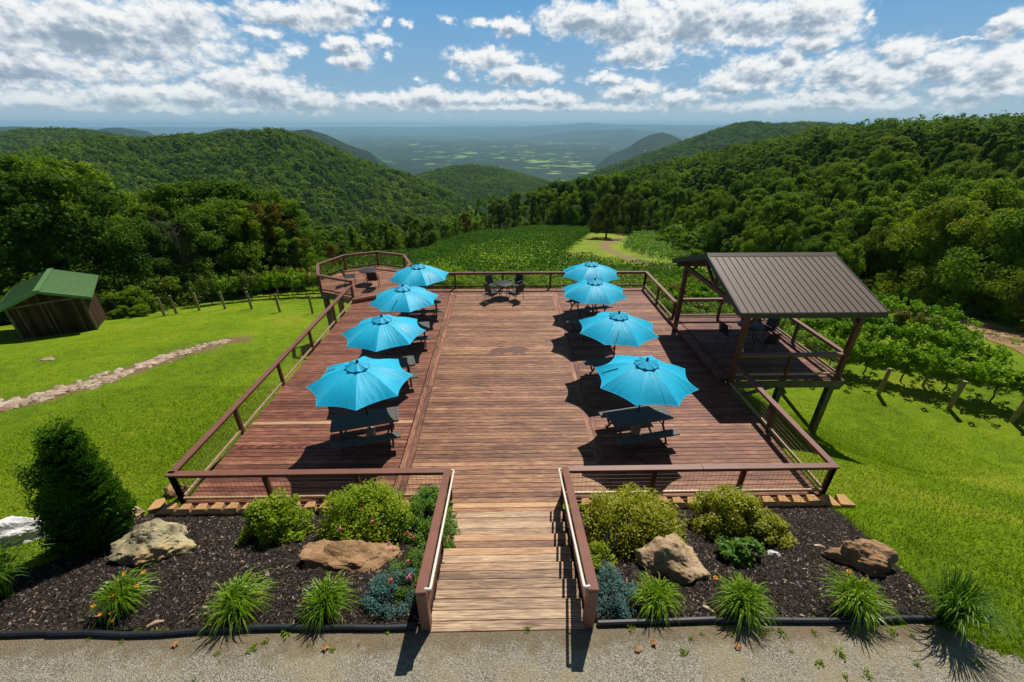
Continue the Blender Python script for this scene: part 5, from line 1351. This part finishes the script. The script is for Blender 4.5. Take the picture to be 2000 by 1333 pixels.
for i, (px, py, lab) in enumerate([(757, 1210, 'orange fallen leaf on the mulch below the juniper'), (636, 1268, 'brown fallen leaf on the gravel below the bed edging'), (345, 1261, 'brown fallen leaf at the edge of the gravel'), (1276, 1258, 'small orange fallen leaf on the gravel near the steps'), (1440, 1266, 'curled brown fallen leaf on the gravel')]):
    p = g(px, py); m = MB(); a = i * 1.3
    pts = [(math.cos(t) * r_, math.sin(t) * r_, .01 + .012 * math.sin(t * 2)) for t, r_ in [(k * .628, .055 if k % 2 == 0 else .03) for k in range(10)]]
    m.add([(0, 0, .006)] + pts, [(0, k + 1, (k + 1) % 10 + 1) for k in range(10)]); o = tag(m.build('fallen_leaf', M['dryleaf']), lab, 'leaf'); o.location = (p[0], p[1], p[2] + .035); o.rotation_euler = (.1, .1, a)

# dry creek of stones on the lawn
cr = np.array(CREEK); s = np.r_[0, np.cumsum(np.hypot(*np.diff(cr, axis=0).T))]; crng = random.Random(21); stones = []
for k in range(6):
    o = rock('creek_stone', None, 'stone', (0, 0, 0), (.46, .36, .17), 0, 'creek', 70 + k, sub=2, sink=.35); stones.append(o)
lab = 'flat pale stone in the dry stone creek across the lawn'
nst = 290
for i in range(nst):
    q = s[-1] * crng.random() ** 1.0; x, y = np.interp(q, s, cr[:, 0]), np.interp(q, s, cr[:, 1]); wd = .85 * (1 - .62 * q / s[-1])
    o = stones[i % 6] if i < 6 else stones[i % 6].copy()
    if i >= 6: COL.objects.link(o)
    x += crng.gauss(0, wd * .5); y += crng.gauss(0, wd * .35); sc = crng.uniform(.4, 1.25) * (1 - .3 * q / s[-1])
    o.scale = (sc, sc, sc); o.location = (x, y, hz1(x, y) + .02 * sc); o.rotation_euler = (crng.uniform(-.2, .2), crng.uniform(-.2, .2), crng.random() * 6.28)
    tag(o, lab, 'stone', 'stones of the dry creek')

# mown grass blades near the viewer and rough tufts along edges
def blades(name, pts, hgt, w, seed, label):
    rng = np.random.default_rng(seed); n = len(pts); a = rng.random(n) * 6.28; h = hgt * (.5 + .8 * rng.random(n)); ln = rng.normal(size=(n, 2)) * h[:, None] * .55
    z = hz(pts[:, 0], pts[:, 1]) - .004; b = np.stack([pts[:, 0], pts[:, 1], z], -1); d = np.stack([np.cos(a), np.sin(a), 0 * a], -1) * (w * (.6 + .8 * rng.random(n)))[:, None]
    V = np.stack([b - d, b + d, b + np.stack([ln[:, 0], ln[:, 1], h], -1)], 1).reshape(-1, 3)
    return tag(mesh_np(name, V, np.arange(3 * n).reshape(n, 3), M['grassblade'], None, rng.random(n)), label, 'grass', None, 'stuff')
def scatter(n, x0, x1, y0, y1, rng, maxd):
    x = rng.uniform(x0, x1, n); y = rng.uniform(y0, y1, n)
    k = ~inside(x, y, [(-7.3, 6.6), (7.3, 6.6), (7.3, 20.7), (-7.3, 20.7)])
    for b in (BED_L, BED_R): k &= ~inside(x, y, b)
    k &= ~inside(x, y, [(-16, -3), (16, -3), (9.0, .9), (7.4, 2.25), (6.8, 2.75), (6.35, 3.05), (5.95, 3.36), (-16, 3.36)])
    k &= np.abs(np.arctan2(x, y)) < R(78)
    k &= polyline_d(x, y, CREEK) > .5
    d = np.hypot(x, y); k &= rng.random(n) < np.clip((maxd / d) ** 2, 0, 1)
    return np.stack([x[k], y[k]], -1)
grng = np.random.default_rng(77)
pts = np.concatenate([scatter(150000, -15, -6.5, 3.2, 14, grng, 9), scatter(220000, 5.8, 19, -.5, 13.5, grng, 9), scatter(160000, -24, -7, 8, 28, grng, 13), scatter(60000, 7, 17, 10, 16, grng, 13)])
blades('grass', pts, .055, .009, 5, 'short bright green mown grass of the lawn around the deck')
edge = []
for poly in (BED_L[4:] + BED_L[:1], BED_R[1:8], [(9.0, .9), (7.4, 2.25), (6.8, 2.75), (6.35, 3.05), (5.95, 3.3)], [(-7.3, 6.9), (-7.3, 19)], [(7.3, 6.9), (7.3, 19)]):
    for (x0, y0), (x1, y1) in zip(poly[:-1], poly[1:]):
        n = int(math.hypot(x1 - x0, y1 - y0) * 260); t_ = grng.random(n); edge.append(np.stack([x0 + (x1 - x0) * t_ + grng.normal(size=n) * .07, y0 + (y1 - y0) * t_ + grng.normal(size=n) * .07], -1))
blades('rough_grass', np.concatenate(edge), .10, .007, 6, 'longer rough grass along the edges of the beds and the deck')
# ================================================================== trees
KINDS = {}
def kind(key, **kw): KINDS[key] = make_tree(kw.pop('name', 'deciduous_tree'), **kw)
kind('oak1', seed=1, h=11, rx=4.3, crown0=1.2, mat='leaf', ncl=64, per=120, leaf=.34)
kind('oak2', seed=2, h=12, rx=4.0, crown0=1.6, mat='leaf', ncl=60, per=120, leaf=.34, shape='oval')
kind('oak3', seed=3, h=10, rx=4.4, crown0=1.0, mat='leafdark', ncl=60, per=120, leaf=.34)
kind('oak4', seed=4, h=12.5, rx=3.6, crown0=1.4, mat='leafdark', ncl=56, per=120, leaf=.32, shape='oval')
kind('young1', seed=5, h=8.5, rx=2.7, crown0=.7, mat='leaf', ncl=44, per=110, leaf=.28, shape='cone')
kind('young2', seed=6, h=9.5, rx=2.5, crown0=.8, mat='leaf', ncl=44, per=110, leaf=.28, shape='oval')
kind('yellow', seed=7, h=11, rx=4.6, crown0=1.2, mat='leafyellow', ncl=66, per=130, leaf=.30)
kind('orange', seed=8, h=9, rx=3.0, crown0=1.0, mat='leaforange', ncl=50, per=120, leaf=.28)
kind('red', seed=9, h=9.5, rx=3.2, crown0=1.0, mat='leafred', ncl=50, per=120, leaf=.28)
kind('pine', seed=10, h=13, rx=3.4, crown0=2.0, mat='leafblue', ncl=60, per=110, leaf=.24, name='pine_tree')
kind('lone', seed=11, h=8.6, rx=3.7, crown0=2.1, mat='leafred', ncl=60, per=130, leaf=.27)
kind('bare', seed=12, h=11, rx=2.6, crown0=3.0, mat='leaf', ncl=38, bark='greybark', bare=True, name='bare_tree')
kind('under', seed=13, h=3.4, rx=2.2, crown0=.15, mat='leaf', ncl=34, per=110, leaf=.24, name='shrub')
kind('under2', seed=14, h=2.8, rx=2.3, crown0=.1, mat='leafyellow', ncl=34, per=100, leaf=.22, name='shrub')
for o in KINDS.values(): o.location = (0, 0, -2000)
TR = random.Random(31); ntree = 0; placed = []
def put(k, x, y, label, group, sc=1.0, cat=None, szr=None):
    global ntree
    s = sc * TR.uniform(.92, 1.1)
    o = dup(KINDS[k], (x, y, hz1(x, y) - .1), TR.random() * 6.28, label, group, (s * TR.uniform(.92, 1.1), s * TR.uniform(.92, 1.1), s * (szr or TR.uniform(.93, 1.1))))
    if cat: o['category'] = cat
    elif k.startswith('under'): o['category'] = 'shrub'
    ntree += 1; placed.append((x, y)); return o
def by_px(k, px, ytop, d, label, group=None, cat=None, wide=1.0):
    """tree whose top shows at (px, ytop), standing d metres away"""
    x, y, z = at_dist(px, ytop, d); hh = z - hz1(x, y); base = {'oak1': 11, 'oak2': 12, 'oak3': 10, 'oak4': 12.5, 'young1': 8.5, 'young2': 9.5, 'yellow': 11, 'orange': 9, 'red': 9.5, 'pine': 13, 'lone': 8.6, 'bare': 11, 'under': 3.4, 'under2': 2.8}[k]
    s = max(.25, hh / base); o = dup(KINDS[k], (x, y, hz1(x, y) - .1), TR.random() * 6.28, label, group, (s * wide, s * wide, s)); placed.append((x, y))
    if cat: o['category'] = cat
    elif k.startswith('under'): o['category'] = 'shrub'
    global ntree; ntree += 1
    return o
# --- singled-out trees
by_px('bare', 322, 415, 43.5, 'bare grey dead tree among the green trees behind the vineyard fence')
by_px('pine', 375, 338, 62, 'blue green pine rising above the trees behind the vine rows')
by_px('orange', 508, 395, 47, 'tree turning orange brown near the end of the dark tree group behind the vines')
by_px('orange', 640, 478, 55, 'low tree with rusty leaves just beyond the octagonal platform', None, None, .9)
by_px('orange', 910, 416, 104, 'small orange brown tree at the treeline left of the dark trees behind the knoll')
by_px('red', 975, 388, 112, 'dark tree with a reddish top at the knoll treeline')
by_px('young2', 1040, 374, 116, 'bright green full tree next to the red topped one at the knoll treeline', None, None, 1.35)
by_px('lone', 1192, 380, 96, 'lone tree with reddish top standing on the grass by the winding dirt path')
by_px('red', 1240, 376, 112, 'reddish brown tree right behind the lone tree by the path')
by_px('yellow', 1895, 386, 46, 'large tree with yellow and orange top above the dirt road')
by_px('yellow', 1790, 436, 50, 'yellow green tree leaning over the dirt road beside the biggest yellow one')
by_px('red', 1690, 410, 62, 'tree with a brownish red crown above the pavilion roof')
# --- left group behind the shed and the vine rows (outline of the tops)
GL = 'trees behind the shed and the vine rows'
left = [(-60, 300, 40), (0, 296, 44), (40, 300, 52), (90, 312, 48), (140, 335, 50), (175, 345, 44), (215, 372, 50), (255, 398, 54), (20, 330, 36), (75, 350, 40), (130, 380, 42), (190, 400, 44), (290, 372, 58), (335, 352, 56), (365, 348, 60), (410, 352, 58), (440, 350, 54), (480, 362, 54), (520, 372, 52), (555, 390, 50), (425, 385, 48), (470, 400, 46), (380, 400, 46), (345, 420, 46), (540, 430, 48), (575, 448, 50), (600, 470, 54), (560, 460, 46), (230, 430, 44), (270, 440, 44), (-20, 400, 33), (50, 430, 35), (110, 440, 37), (170, 455, 40), (0, 450, 30), (-90, 380, 30)]
for i, (px, yt, d) in enumerate(left):
    if px < 225: d = max(d + 9, 47)
    k = ['oak1', 'oak4', 'oak3', 'oak2', 'oak3', 'oak4'][i % 6]
    lab = 'tall dark green broadleaf tree in the group behind the shed and vine rows' if k in ('oak3', 'oak4') else 'tall mid green broadleaf tree in the group behind the shed and vine rows'
    by_px(k, px + TR.uniform(-8, 8), yt, d, lab, GL, None, 1.0 if yt < 420 else 1.15)
und = [(20, 505, 46), (70, 510, 47), (-40, 520, 45), (120, 500, 48), (180, 520, 46), (205, 530, 45), (232, 528, 42), (262, 522, 43), (240, 560, 39), (285, 545, 42), (312, 555, 43), (272, 585, 38.6), (250, 575, 38.5), (300, 588, 39.5), (335, 532, 51), (380, 528, 53), (420, 530, 53), (0, 540, 45), (300, 515, 47), (232, 596, 37.5)]
for i, (px, yt, d) in enumerate(und):
    k = 'under2' if i in (6, 13) else 'under'
    by_px(k, px, yt, d, 'yellowish undergrowth bush at the foot of the trees near the shed' if k == 'under2' else 'leafy green undergrowth bush at the foot of the trees near the shed', 'bushes at the foot of the trees', 'shrub', 1.25)
# --- treeline beyond the knoll
GC = 'trees in the treeline beyond the knoll'
x = 640
cl_ = [(625, 440, 66), (655, 446, 70), (690, 440, 78), (720, 428, 84), (745, 432, 80), (770, 440, 84), (795, 418, 92), (815, 424, 88), (840, 424, 94), (870, 436, 98), (890, 430, 104), (935, 432, 108), (665, 470, 64), (700, 468, 70), (735, 470, 74), (765, 464, 80), (800, 458, 86), (840, 452, 90), (875, 452, 96), (950, 420, 112), (1008, 374, 122), (1070, 362, 124), (1095, 350, 128), (1120, 372, 120), (1140, 344, 130), (1165, 342, 134), (1150, 372, 122), (1190, 340, 136), (1225, 340, 138), (1255, 352, 128), (1285, 352, 130), (1275, 384, 112), (1310, 372, 112), (1100, 385, 118), (1125, 400, 116), (1170, 398, 120), (680, 492, 60), (720, 486, 67), (650, 498, 58)]
for i, (px, yt, d) in enumerate(cl_):
    k = ['young2', 'oak2', 'young1', 'oak4', 'young2', 'oak1'][i % 6] if px < 950 else ['oak4', 'oak1', 'oak3', 'oak2'][i % 4]
    by_px(k, px + TR.uniform(-6, 6), yt, d, 'slender young green tree in the treeline beyond the knoll' if k.startswith('young') else 'full green tree in the dark treeline beyond the knoll', GC, None, 1.0 if px < 950 else .9)
# --- right side: first trees along the road, then rows up the hillside
GR = 'trees along the dirt road and up the near hillside'
RD = lambda px: float(np.interp(px, [1640, 1740, 1780, 1850, 1930, 2000, 2100], [52, 49, 46, 43.5, 40, 37.5, 34.5]))
front = [(1335, 400, 96), (1352, 432, 86), (1370, 452, 80), (1395, 430, 78), (1420, 420, 74), (1445, 410, 76), (1470, 392, 78), (1500, 385, 74), (1480, 440, 66), (1530, 378, 72), (1560, 372, 76), (1510, 440, 60), (1550, 430, 58), (1590, 425, 60), (1620, 400, 66), (1650, 390, 68), (1605, 460, 52), (1640, 455, 50), (1665, 470, 47), (1720, 400, 58), (1745, 385, 60), (1740, 450, 46), (1700, 480, 45), (1770, 420, 50), (1830, 410, 44), (1850, 430, 42), (1940, 410, 40), (1985, 405, 40), (2040, 400, 39), (1760, 505, 43), (1815, 500, 41), (1870, 505, 39.5), (1930, 510, 38), (1990, 520, 36), (1960, 470, 38), (2050, 500, 35), (2100, 470, 35), (1460, 350, 100), (1400, 360, 104), (1350, 365, 108), (1520, 345, 96), (1585, 340, 94), (1640, 345, 86), (1700, 350, 78), (1760, 350, 72), (1820, 355, 66), (1880, 345, 64), (1940, 350, 58), (2000, 345, 56)]
for i, (px, yt, d) in enumerate(front):
    k = ['oak1', 'oak4', 'oak2', 'oak1', 'oak3', 'oak2'][i % 6]
    if px > 1690 and i % 3 == 0 and yt > 400: k = 'yellow'
    lab = {'yellow': 'tree with yellowing leaves over the dirt road', 'oak1': 'rounded mid green tree on the near hillside above the pavilion', 'oak2': 'oval mid green tree on the near hillside above the pavilion', 'oak3': 'broad deep green tree on the near hillside above the pavilion', 'oak4': 'tall deep green tree on the near hillside above the pavilion'}[k]
    if px > 1690: d = max(d, RD(px) + 2.6 + (0 if yt > 440 else 2.4))
    by_px(k, px + TR.uniform(-8, 8), yt, d, lab, GR + ' ' + k.replace('oak', 'kind ') if False else GR, None, 1.0)
for px, yt, d in [(1300, 452, 84), (1340, 468, 72), (1318, 470, 76), (1362, 480, 66), (1700, 535, 42), (1730, 548, 40.5), (1655, 520, 46), (1790, 560, 38.5), (1850, 575, 37.5), (1910, 590, 36), (1975, 600, 34), (2030, 610, 32), (1610, 515, 49), (1570, 505, 53)]:
    if px > 1640: d = RD(px) + 1.6
    by_px('under', px, yt + 6, d, 'leafy green bush along the dirt road under the hillside trees', 'bushes along the dirt road', 'shrub', 1.3)
GH = 'trees higher up the right hillside'
hr = np.random.default_rng(8); tries = 0; up_n = 0
grid_pts = []
while up_n < 118 and tries < 6000:
    tries += 1
    a = R(hr.uniform(12.5, 52)); d = hr.uniform(90, 176) if a < R(30) else hr.uniform(70, 170)
    x, y = d * math.sin(a), d * math.cos(a)
    if inside(np.array([x]), np.array([y]), OPEN)[0] or any((x - p[0]) ** 2 + (y - p[1]) ** 2 < 5.2 ** 2 for p in placed): continue
    k = ['oak1', 'oak2', 'young2', 'oak4', 'young2', 'young1', 'oak3'][hr.integers(7)] if hr.random() > .09 else 'yellow'
    lab = {'yellow': 'yellowing tree among the green ones up the right hillside', 'young1': 'pointed green tree up the right hillside', 'young2': 'slender green tree up the right hillside', 'oak1': 'rounded mid green tree up the right hillside', 'oak2': 'oval mid green tree up the right hillside', 'oak3': 'broad deep green tree up the right hillside', 'oak4': 'tall deep green tree up the right hillside'}[k]
    put(k, x, y, lab, GH, (hr.uniform(.68, .92) if d > 100 else hr.uniform(.7, .85)) * (1.22 if k.startswith('young') else 1)); up_n += 1
for o in KINDS.values():
    for c in list(_KIDS.get(o.name, [])): bpy.data.objects.remove(c)
    bpy.data.objects.remove(o)
print('trees', ntree, 'vines', nv)

OPEN_WIDE = [(q[0] * 1.06, q[1] * 1.04) for q in OPEN]
# --- far woods: one mass per hillside
def woods(name, label, pos, rad, hgt, nq, size, mat, seed):
    rng = np.random.default_rng(seed); n = len(pos); idx = np.repeat(np.arange(n), nq)
    d = unit(rng.normal(size=(n * nq, 3))); d[:, 2] = np.where(d[:, 2] < -.25, -d[:, 2], d[:, 2])
    lump = 1 + .22 * np.sin(d[:, 0] * 5 + idx) * np.cos(d[:, 1] * 5 + idx * 1.7)
    c = pos[idx] + np.stack([d[:, 0] * rad[idx] * lump, d[:, 1] * rad[idx] * lump, hgt[idx] * .5 + d[:, 2] * hgt[idx] * .5 * lump], -1)
    nrm = unit(d * 1.0 + rng.normal(size=(n * nq, 3)) * .32 + np.array([0, 0, .2])); V, Fq = quads(c, nrm, np.repeat(size, nq) * (.65 + .7 * rng.random(n * nq)), .8, rng)
    tone = rng.random(n) * .62; tone = np.where(rng.random(n) < .04, tone + .3, tone)
    o = leaf_obj(name, [(V, Fq, np.clip(tone[idx] + .38 * rng.random(n * nq), 0, 1))], M[mat]); return tag(o, label, 'forest', None, 'stuff')
def polar_pts(n, a0, a1, r0, r1, seed, sep=0):
    rng = np.random.default_rng(seed); a = np.radians(rng.uniform(a0, a1, n)); r = np.sqrt(rng.uniform(r0 ** 2, r1 ** 2, n)); return a, r
HN = {h['n']: i + 1 for i, h in enumerate(HILLS)}
def hill_pts(n, a0, a1, r0, r1, seed, names, back=60):
    a, r = polar_pts(n, a0, a1, r0, r1, seed); x, y = r * np.sin(a), r * np.cos(a); z, hid = hz(x, y, True)
    ok = np.zeros(n, bool)
    for nm in names:
        h = HILLS[HN[nm] - 1] if nm else None
        rr_ = np.interp(a, h['a'][:, 0], h['a'][:, 2]) if h else 1e9
        ok |= (hid == (HN[nm] if nm else 0)) & (r < rr_ + back)
    ok &= ~inside(x, y, OPEN_WIDE)
    return np.stack([x, y, z - .5], -1)[ok]
wr = np.random.default_rng(2)
p = hill_pts(1700, 11, 78, 165, 300, 3, ['ridge', None], 30)
woods('forest', 'dense green woods covering the ridge of the right hillside', p, 3.2 + 1.6 * wr.random(len(p)), 8 + 4 * wr.random(len(p)), 260, np.full(len(p), 1.0), 'hillleaf', 5)
p = hill_pts(700, 11.5, 40, 70, 168, 13, ['ridge', None], 30)
woods('forest', 'lower green growth filling between the hillside trees', p, 2.4 + 1.2 * wr.random(len(p)), 3 + 2 * wr.random(len(p)), 90, np.full(len(p), .8), 'hillleaf', 6)
p = hill_pts(520, -56, 12, 118, 300, 14, [None, 'big'], 0)
woods('forest', 'woods dropping into the valley behind the treeline', p, 3.6 + 1.8 * wr.random(len(p)), 8 + 3 * wr.random(len(p)), 120, np.full(len(p), 1.2), 'hillleaf', 7)
p = hill_pts(9200, -74, -2, 260, 800, 4, ['big', None], 60)
woods('forest', 'dense woods covering the big hill left of the valley', p, 3.6 + 3.0 * wr.random(len(p)), 8 + 6 * wr.random(len(p)), 76, 1.8 + .5 * wr.random(len(p)), 'hillleaf', 8)
p = np.concatenate([hill_pts(420, 53, 80, 48, 168, 23, ['ridge', None], 30), hill_pts(420, -82, -55, 50, 200, 24, [None, 'big'], 0)])
woods('forest', 'woods beyond the lawn at both outer edges of the view', p, 2.8 + 1.4 * wr.random(len(p)), 8 + 3 * wr.random(len(p)), 260, np.full(len(p), .75), 'hillleaf', 26)
p = hill_pts(5200, -58, -34, 1050, 1580, 5, ['back'], 60)
woods('forest', 'woods on the lower hill behind the big left hill', p, 5 + 3 * wr.random(len(p)), 11 + 5 * wr.random(len(p)), 30, np.full(len(p), 3.2), 'hillleaf', 9)
p = hill_pts(7000, -16, 12, 800, 1450, 6, ['low', None, 'big'], 80)
woods('forest', 'woods on the low rounded hill in the middle of the valley', p, 4.5 + 3 * wr.random(len(p)), 9 + 4 * wr.random(len(p)), 32, np.full(len(p), 2.7), 'hillleaf', 10)
p = hill_pts(11000, 6, 46, 850, 1640, 7, ['rback', None, 'low'], 60)
woods('forest', 'woods on the long hill behind the right hillside', p, 5 + 3 * wr.random(len(p)), 10 + 5 * wr.random(len(p)), 30, np.full(len(p), 3.0), 'hillleaf', 11)
# ================================================================== light, sky, air, camera
SE, SA = R(55), R(24.5)
sd = bpy.data.lights.new('sun', 'SUN'); sd.energy = 5.0; sd.angle = R(.53); sd.color = (1, .955, .88)
so = bpy.data.objects.new('sun', sd); COL.objects.link(so)
sdir = Vector((math.sin(SA) * math.cos(SE), math.cos(SA) * math.cos(SE), math.sin(SE)))
so.rotation_euler = sdir.to_track_quat('Z', 'Y').to_euler(); so.location = (20, 40, 60)
w = bpy.data.worlds.new('World'); SC.world = w; w.use_nodes = True
nt = w.node_tree; nt.nodes.clear()
class WT(NT):
    def __init__(s): s.t = nt
t = WT()
out = t.n('ShaderNodeOutputWorld'); bg = t.n('ShaderNodeBackground'); t.l(bg.outputs[0], out.inputs[0]); bg.inputs[1].default_value = .05
sky = t.n('ShaderNodeTexSky'); sky.sky_type = 'NISHITA'; sky.sun_disc = False; sky.sun_elevation = SE; sky.sun_rotation = SA; sky.altitude = 300; sky.air_density = 1.2; sky.dust_density = .6; sky.ozone_density = 1.5
gen = t.coord('Generated'); sp_ = t.n('ShaderNodeSeparateXYZ'); t.l(gen, sp_.inputs[0])
az = t.math('ARCTAN2', sp_.outputs[0], sp_.outputs[1]); el = t.math('ARCSINE', sp_.outputs[2])
cv = t.n('ShaderNodeCombineXYZ'); t.l(az, cv.inputs[0]); t.l(el, cv.inputs[1]); ANG = cv.outputs[0]
CL = [(150, 60, 360, 95, 1), (330, 55, 130, 85, 1), (60, 130, 190, 55, .9), (250, 130, 150, 40, .75), (90, 195, 150, 30, .9), (250, 190, 110, 36, .95), (370, 185, 100, 42, .95), (470, 165, 90, 50, .9), (530, 180, 90, 45, 1), (610, 200, 80, 28, .9),
      (520, 130, 60, 35, .7), (560, 30, 150, 34, .9), (650, 28, 90, 40, .95), (690, 8, 70, 24, .9), (500, 60, 60, 22, .6), (665, 85, 42, 20, .9), (690, 118, 48, 24, .9), (738, 78, 40, 24, .8), (575, 98, 36, 22, .8), (800, 47, 18, 13, .75), (760, 46, 16, 12, .7), (760, 110, 12, 14, .6),
      (876, 41, 20, 14, .8), (935, 47, 28, 13, .8), (998, 54, 40, 26, .95), (950, 115, 80, 26, .95), (1020, 145, 85, 26, 1), (905, 112, 36, 18, .7), (880, 150, 20, 14, .6), (820, 152, 16, 12, .6),
      (740, 196, 80, 20, .95), (840, 192, 90, 24, 1), (930, 192, 90, 18, .95), (1040, 186, 60, 18, .9), (1090, 198, 60, 16, .9),
      (1130, 38, 100, 40, 1), (1230, 45, 130, 62, 1), (1350, 48, 140, 75, 1), (1255, 100, 95, 44, .95), (1480, 40, 130, 60, 1), (1590, 30, 110, 60, 1), (1450, 80, 90, 26, .85), (1600, 80, 90, 30, .85), (1700, 35, 18, 22, .6),
      (1180, 155, 55, 15, .85), (1240, 178, 70, 26, 1), (1330, 190, 60, 18, .9), (1420, 165, 70, 34, .95), (1500, 140, 100, 46, 1), (1545, 110, 42, 30, .95), (1640, 135, 80, 46, 1), (1720, 150, 80, 40, .95), (1770, 105, 62, 42, 1), (1850, 125, 90, 46, 1), (1950, 130, 90, 60, 1), (1980, 45, 50, 46, .95), (1900, 180, 150, 22, .8), (1650, 188, 150, 18, .8),
      (1000, 210, 500, 13, .72), (1600, 206, 420, 22, .85), (300, 212, 420, 12, .72), (1250, 135, 160, 6, .5), (1880, 80, 160, 7, .5), (-250, 90, 220, 90, 1), (2250, 100, 220, 70, 1)]
def field(vec):
    acc = None
    for cx, cy_, rx, ry, wt in CL:
        a, e = azel(cx, cy_); a2, e2 = azel(cx + rx, cy_); a3, e3 = azel(cx, cy_ - ry)
        m = t.n('ShaderNodeMapping', vector_type='TEXTURE'); t.l(vec, m.inputs[0]); m.inputs['Location'].default_value = (a, e, 0); m.inputs['Scale'].default_value = (max(.004, abs(a2 - a)) * 1.9, max(.003, abs(e3 - e)) * 1.85, 1)
        g_ = t.n('ShaderNodeTexGradient', gradient_type='QUADRATIC_SPHERE'); t.l(m.outputs[0], g_.inputs[0])
        v = t.math('MULTIPLY', g_.outputs['Fac'], wt * 1.0)
        acc = v if acc is None else t.math('MAXIMUM', acc, v)
    return acc
def warp(vec):
    n1 = t.noise(t.vmath('MULTIPLY', vec, (1, 1.5, 1)), 26, 5, .6, 0, 1); d = t.vmath('SUBTRACT', n1, (.5, .5, .5)); return t.vmath('ADD', vec, t.vmath('MULTIPLY', d, (.055, .030, 0)))
def dens(vec):
    f = field(warp(vec)); n1 = t.noise(t.vmath('MULTIPLY', vec, (1, 1.7, 1)), 16, 9, .6); n2 = t.noise(t.vmath('MULTIPLY', vec, (1, 1.5, 1)), 60, 6, .62)
    wv_ = t.vmath('ADD', t.vmath('MULTIPLY', vec, (1, 1.35, 1)), t.vmath('MULTIPLY', t.vmath('SUBTRACT', t.noise(vec, 90, 3, .6, 0, 1), (.5, .5, .5)), (.012, .012, 0)))
    v1 = t.voro(wv_, 48); v2 = t.voro(wv_, 120)
    q = t.math('ADD', t.math('MULTIPLY', t.math('SUBTRACT', n1, .5), .75), t.math('MULTIPLY', t.math('SUBTRACT', n2, .5), .55))
    q = t.math('ADD', q, t.math('MULTIPLY', t.math('SUBTRACT', .45, v1), .24)); q = t.math('ADD', q, t.math('MULTIPLY', t.math('SUBTRACT', .45, v2), .11))
    return t.math('ADD', t.math('SUBTRACT', t.math('MULTIPLY', t.math('POWER', f, .5), 1.25), .30), q), n2
D0, nn = dens(ANG)
D1, _n = dens(t.vmath('ADD', ANG, (.004, .010, 0)))
cover = t.maprange(D0, .16, .58, 0, 1, True)
lit = t.math('SUBTRACT', D0, D1)
thick = t.maprange(D0, .5, 1.05, 0, 1, True); over = t.maprange(D1, .35, 1.0, 0, 1, True)
big = t.noise(t.vmath('MULTIPLY', ANG, (1, 2.2, 1)), 9, 5, .55)
sh = t.math('ADD', t.math('MULTIPLY', over, .52), t.math('MULTIPLY', thick, .20)); sh = t.math('ADD', sh, t.math('MULTIPLY', t.math('SUBTRACT', big, .45), .95)); sh = t.math('SUBTRACT', t.math('ADD', sh, .16), t.math('MULTIPLY', lit, 1.0), True)
ccol = t.ramp(sh, [(0, (19.5, 19.5, 19.3, 1)), (.25, (17.0, 17.4, 17.8, 1)), (.5, (12.2, 13.4, 14.6, 1)), (.8, (7.6, 9.2, 11.0, 1)), (1, (5.8, 7.5, 9.4, 1))])
# thin high veil and the pale band of air above the horizon belong to the sky
low = t.ramp(t.math('MULTIPLY', el, 1 / .32), [(.03, (7.4, 9.9, 11.7, 1)), (.22, (5.4, 9.2, 13.0, 1)), (.62, (2.9, 7.4, 13.4, 1)), (1, (1.6, 4.4, 9.6, 1))])
skyc = t.mix(t.maprange(el, .24, .5, 0, 1, True), low, t.mix(1.0, sky.outputs[0], (.62, .62, .62, 1), 'MULTIPLY'))
mixc = t.mix(t.math('MULTIPLY', cover, .97), skyc, ccol)
veil = t.maprange(el, 0.0, .060, .55, 0, True)
mixc = t.mix(veil, mixc, (9.6, 12.2, 13.6, 1))
t.l(mixc, bg.inputs[0])
w.cycles.sampling_method = 'MANUAL'; w.cycles.sample_map_resolution = 512

hzm = bpy.data.materials.new('haze'); hzm.use_nodes = True; hn = hzm.node_tree; hn.nodes.clear()
ho = hn.nodes.new('ShaderNodeOutputMaterial'); pv = hn.nodes.new('ShaderNodeVolumePrincipled'); hn.links.new(pv.outputs[0], ho.inputs['Volume'])
pv.inputs['Density'].default_value = 5.8e-5; pv.inputs['Color'].default_value = (.44, .78, 1.0, 1); pv.inputs['Anisotropy'].default_value = 0.1
try: pv.inputs['Density Attribute'].default_value = ''
except Exception: pass
try: hzm.cycles.homogeneous_volume = True
except Exception: pass
m = MB(); zb, ztp = float(TZ.min()) - 1, max(float(TZ.max()), H + 20) + 12
m.box((0, 0, (zb + ztp) / 2), (92000, 92000, ztp - zb)); hb = m.build('haze', hzm); tag(hb, 'pale blue air over the valley', 'haze', None, 'stuff')

cam = bpy.data.cameras.new('camera'); co = bpy.data.objects.new('camera', cam); COL.objects.link(co)
cam.sensor_width = 36; cam.lens = F / 2000 * 36; cam.clip_start = .05; cam.clip_end = 200000
co.location = (0, 0, H); co.rotation_euler = (R(90) - PITCH, 0, -YAW)
SC.camera = co
SC.view_settings.view_transform = 'Standard'; SC.view_settings.look = 'None'; SC.view_settings.exposure = 0.0; SC.view_settings.gamma = 1.0
try: SC.view_settings.use_curve_mapping = False
except Exception: pass
cy = SC.cycles
cy.max_bounces = 6; cy.diffuse_bounces = 3; cy.glossy_bounces = 2; cy.transmission_bounces = 4; cy.volume_bounces = 0; cy.transparent_max_bounces = 4
cy.use_denoising = True
try: cy.denoiser = 'OPENIMAGEDENOISE'; cy.denoising_input_passes = 'RGB_ALBEDO_NORMAL'; cy.denoising_prefilter = 'ACCURATE'
except Exception: pass
cy.sample_clamp_indirect = 6
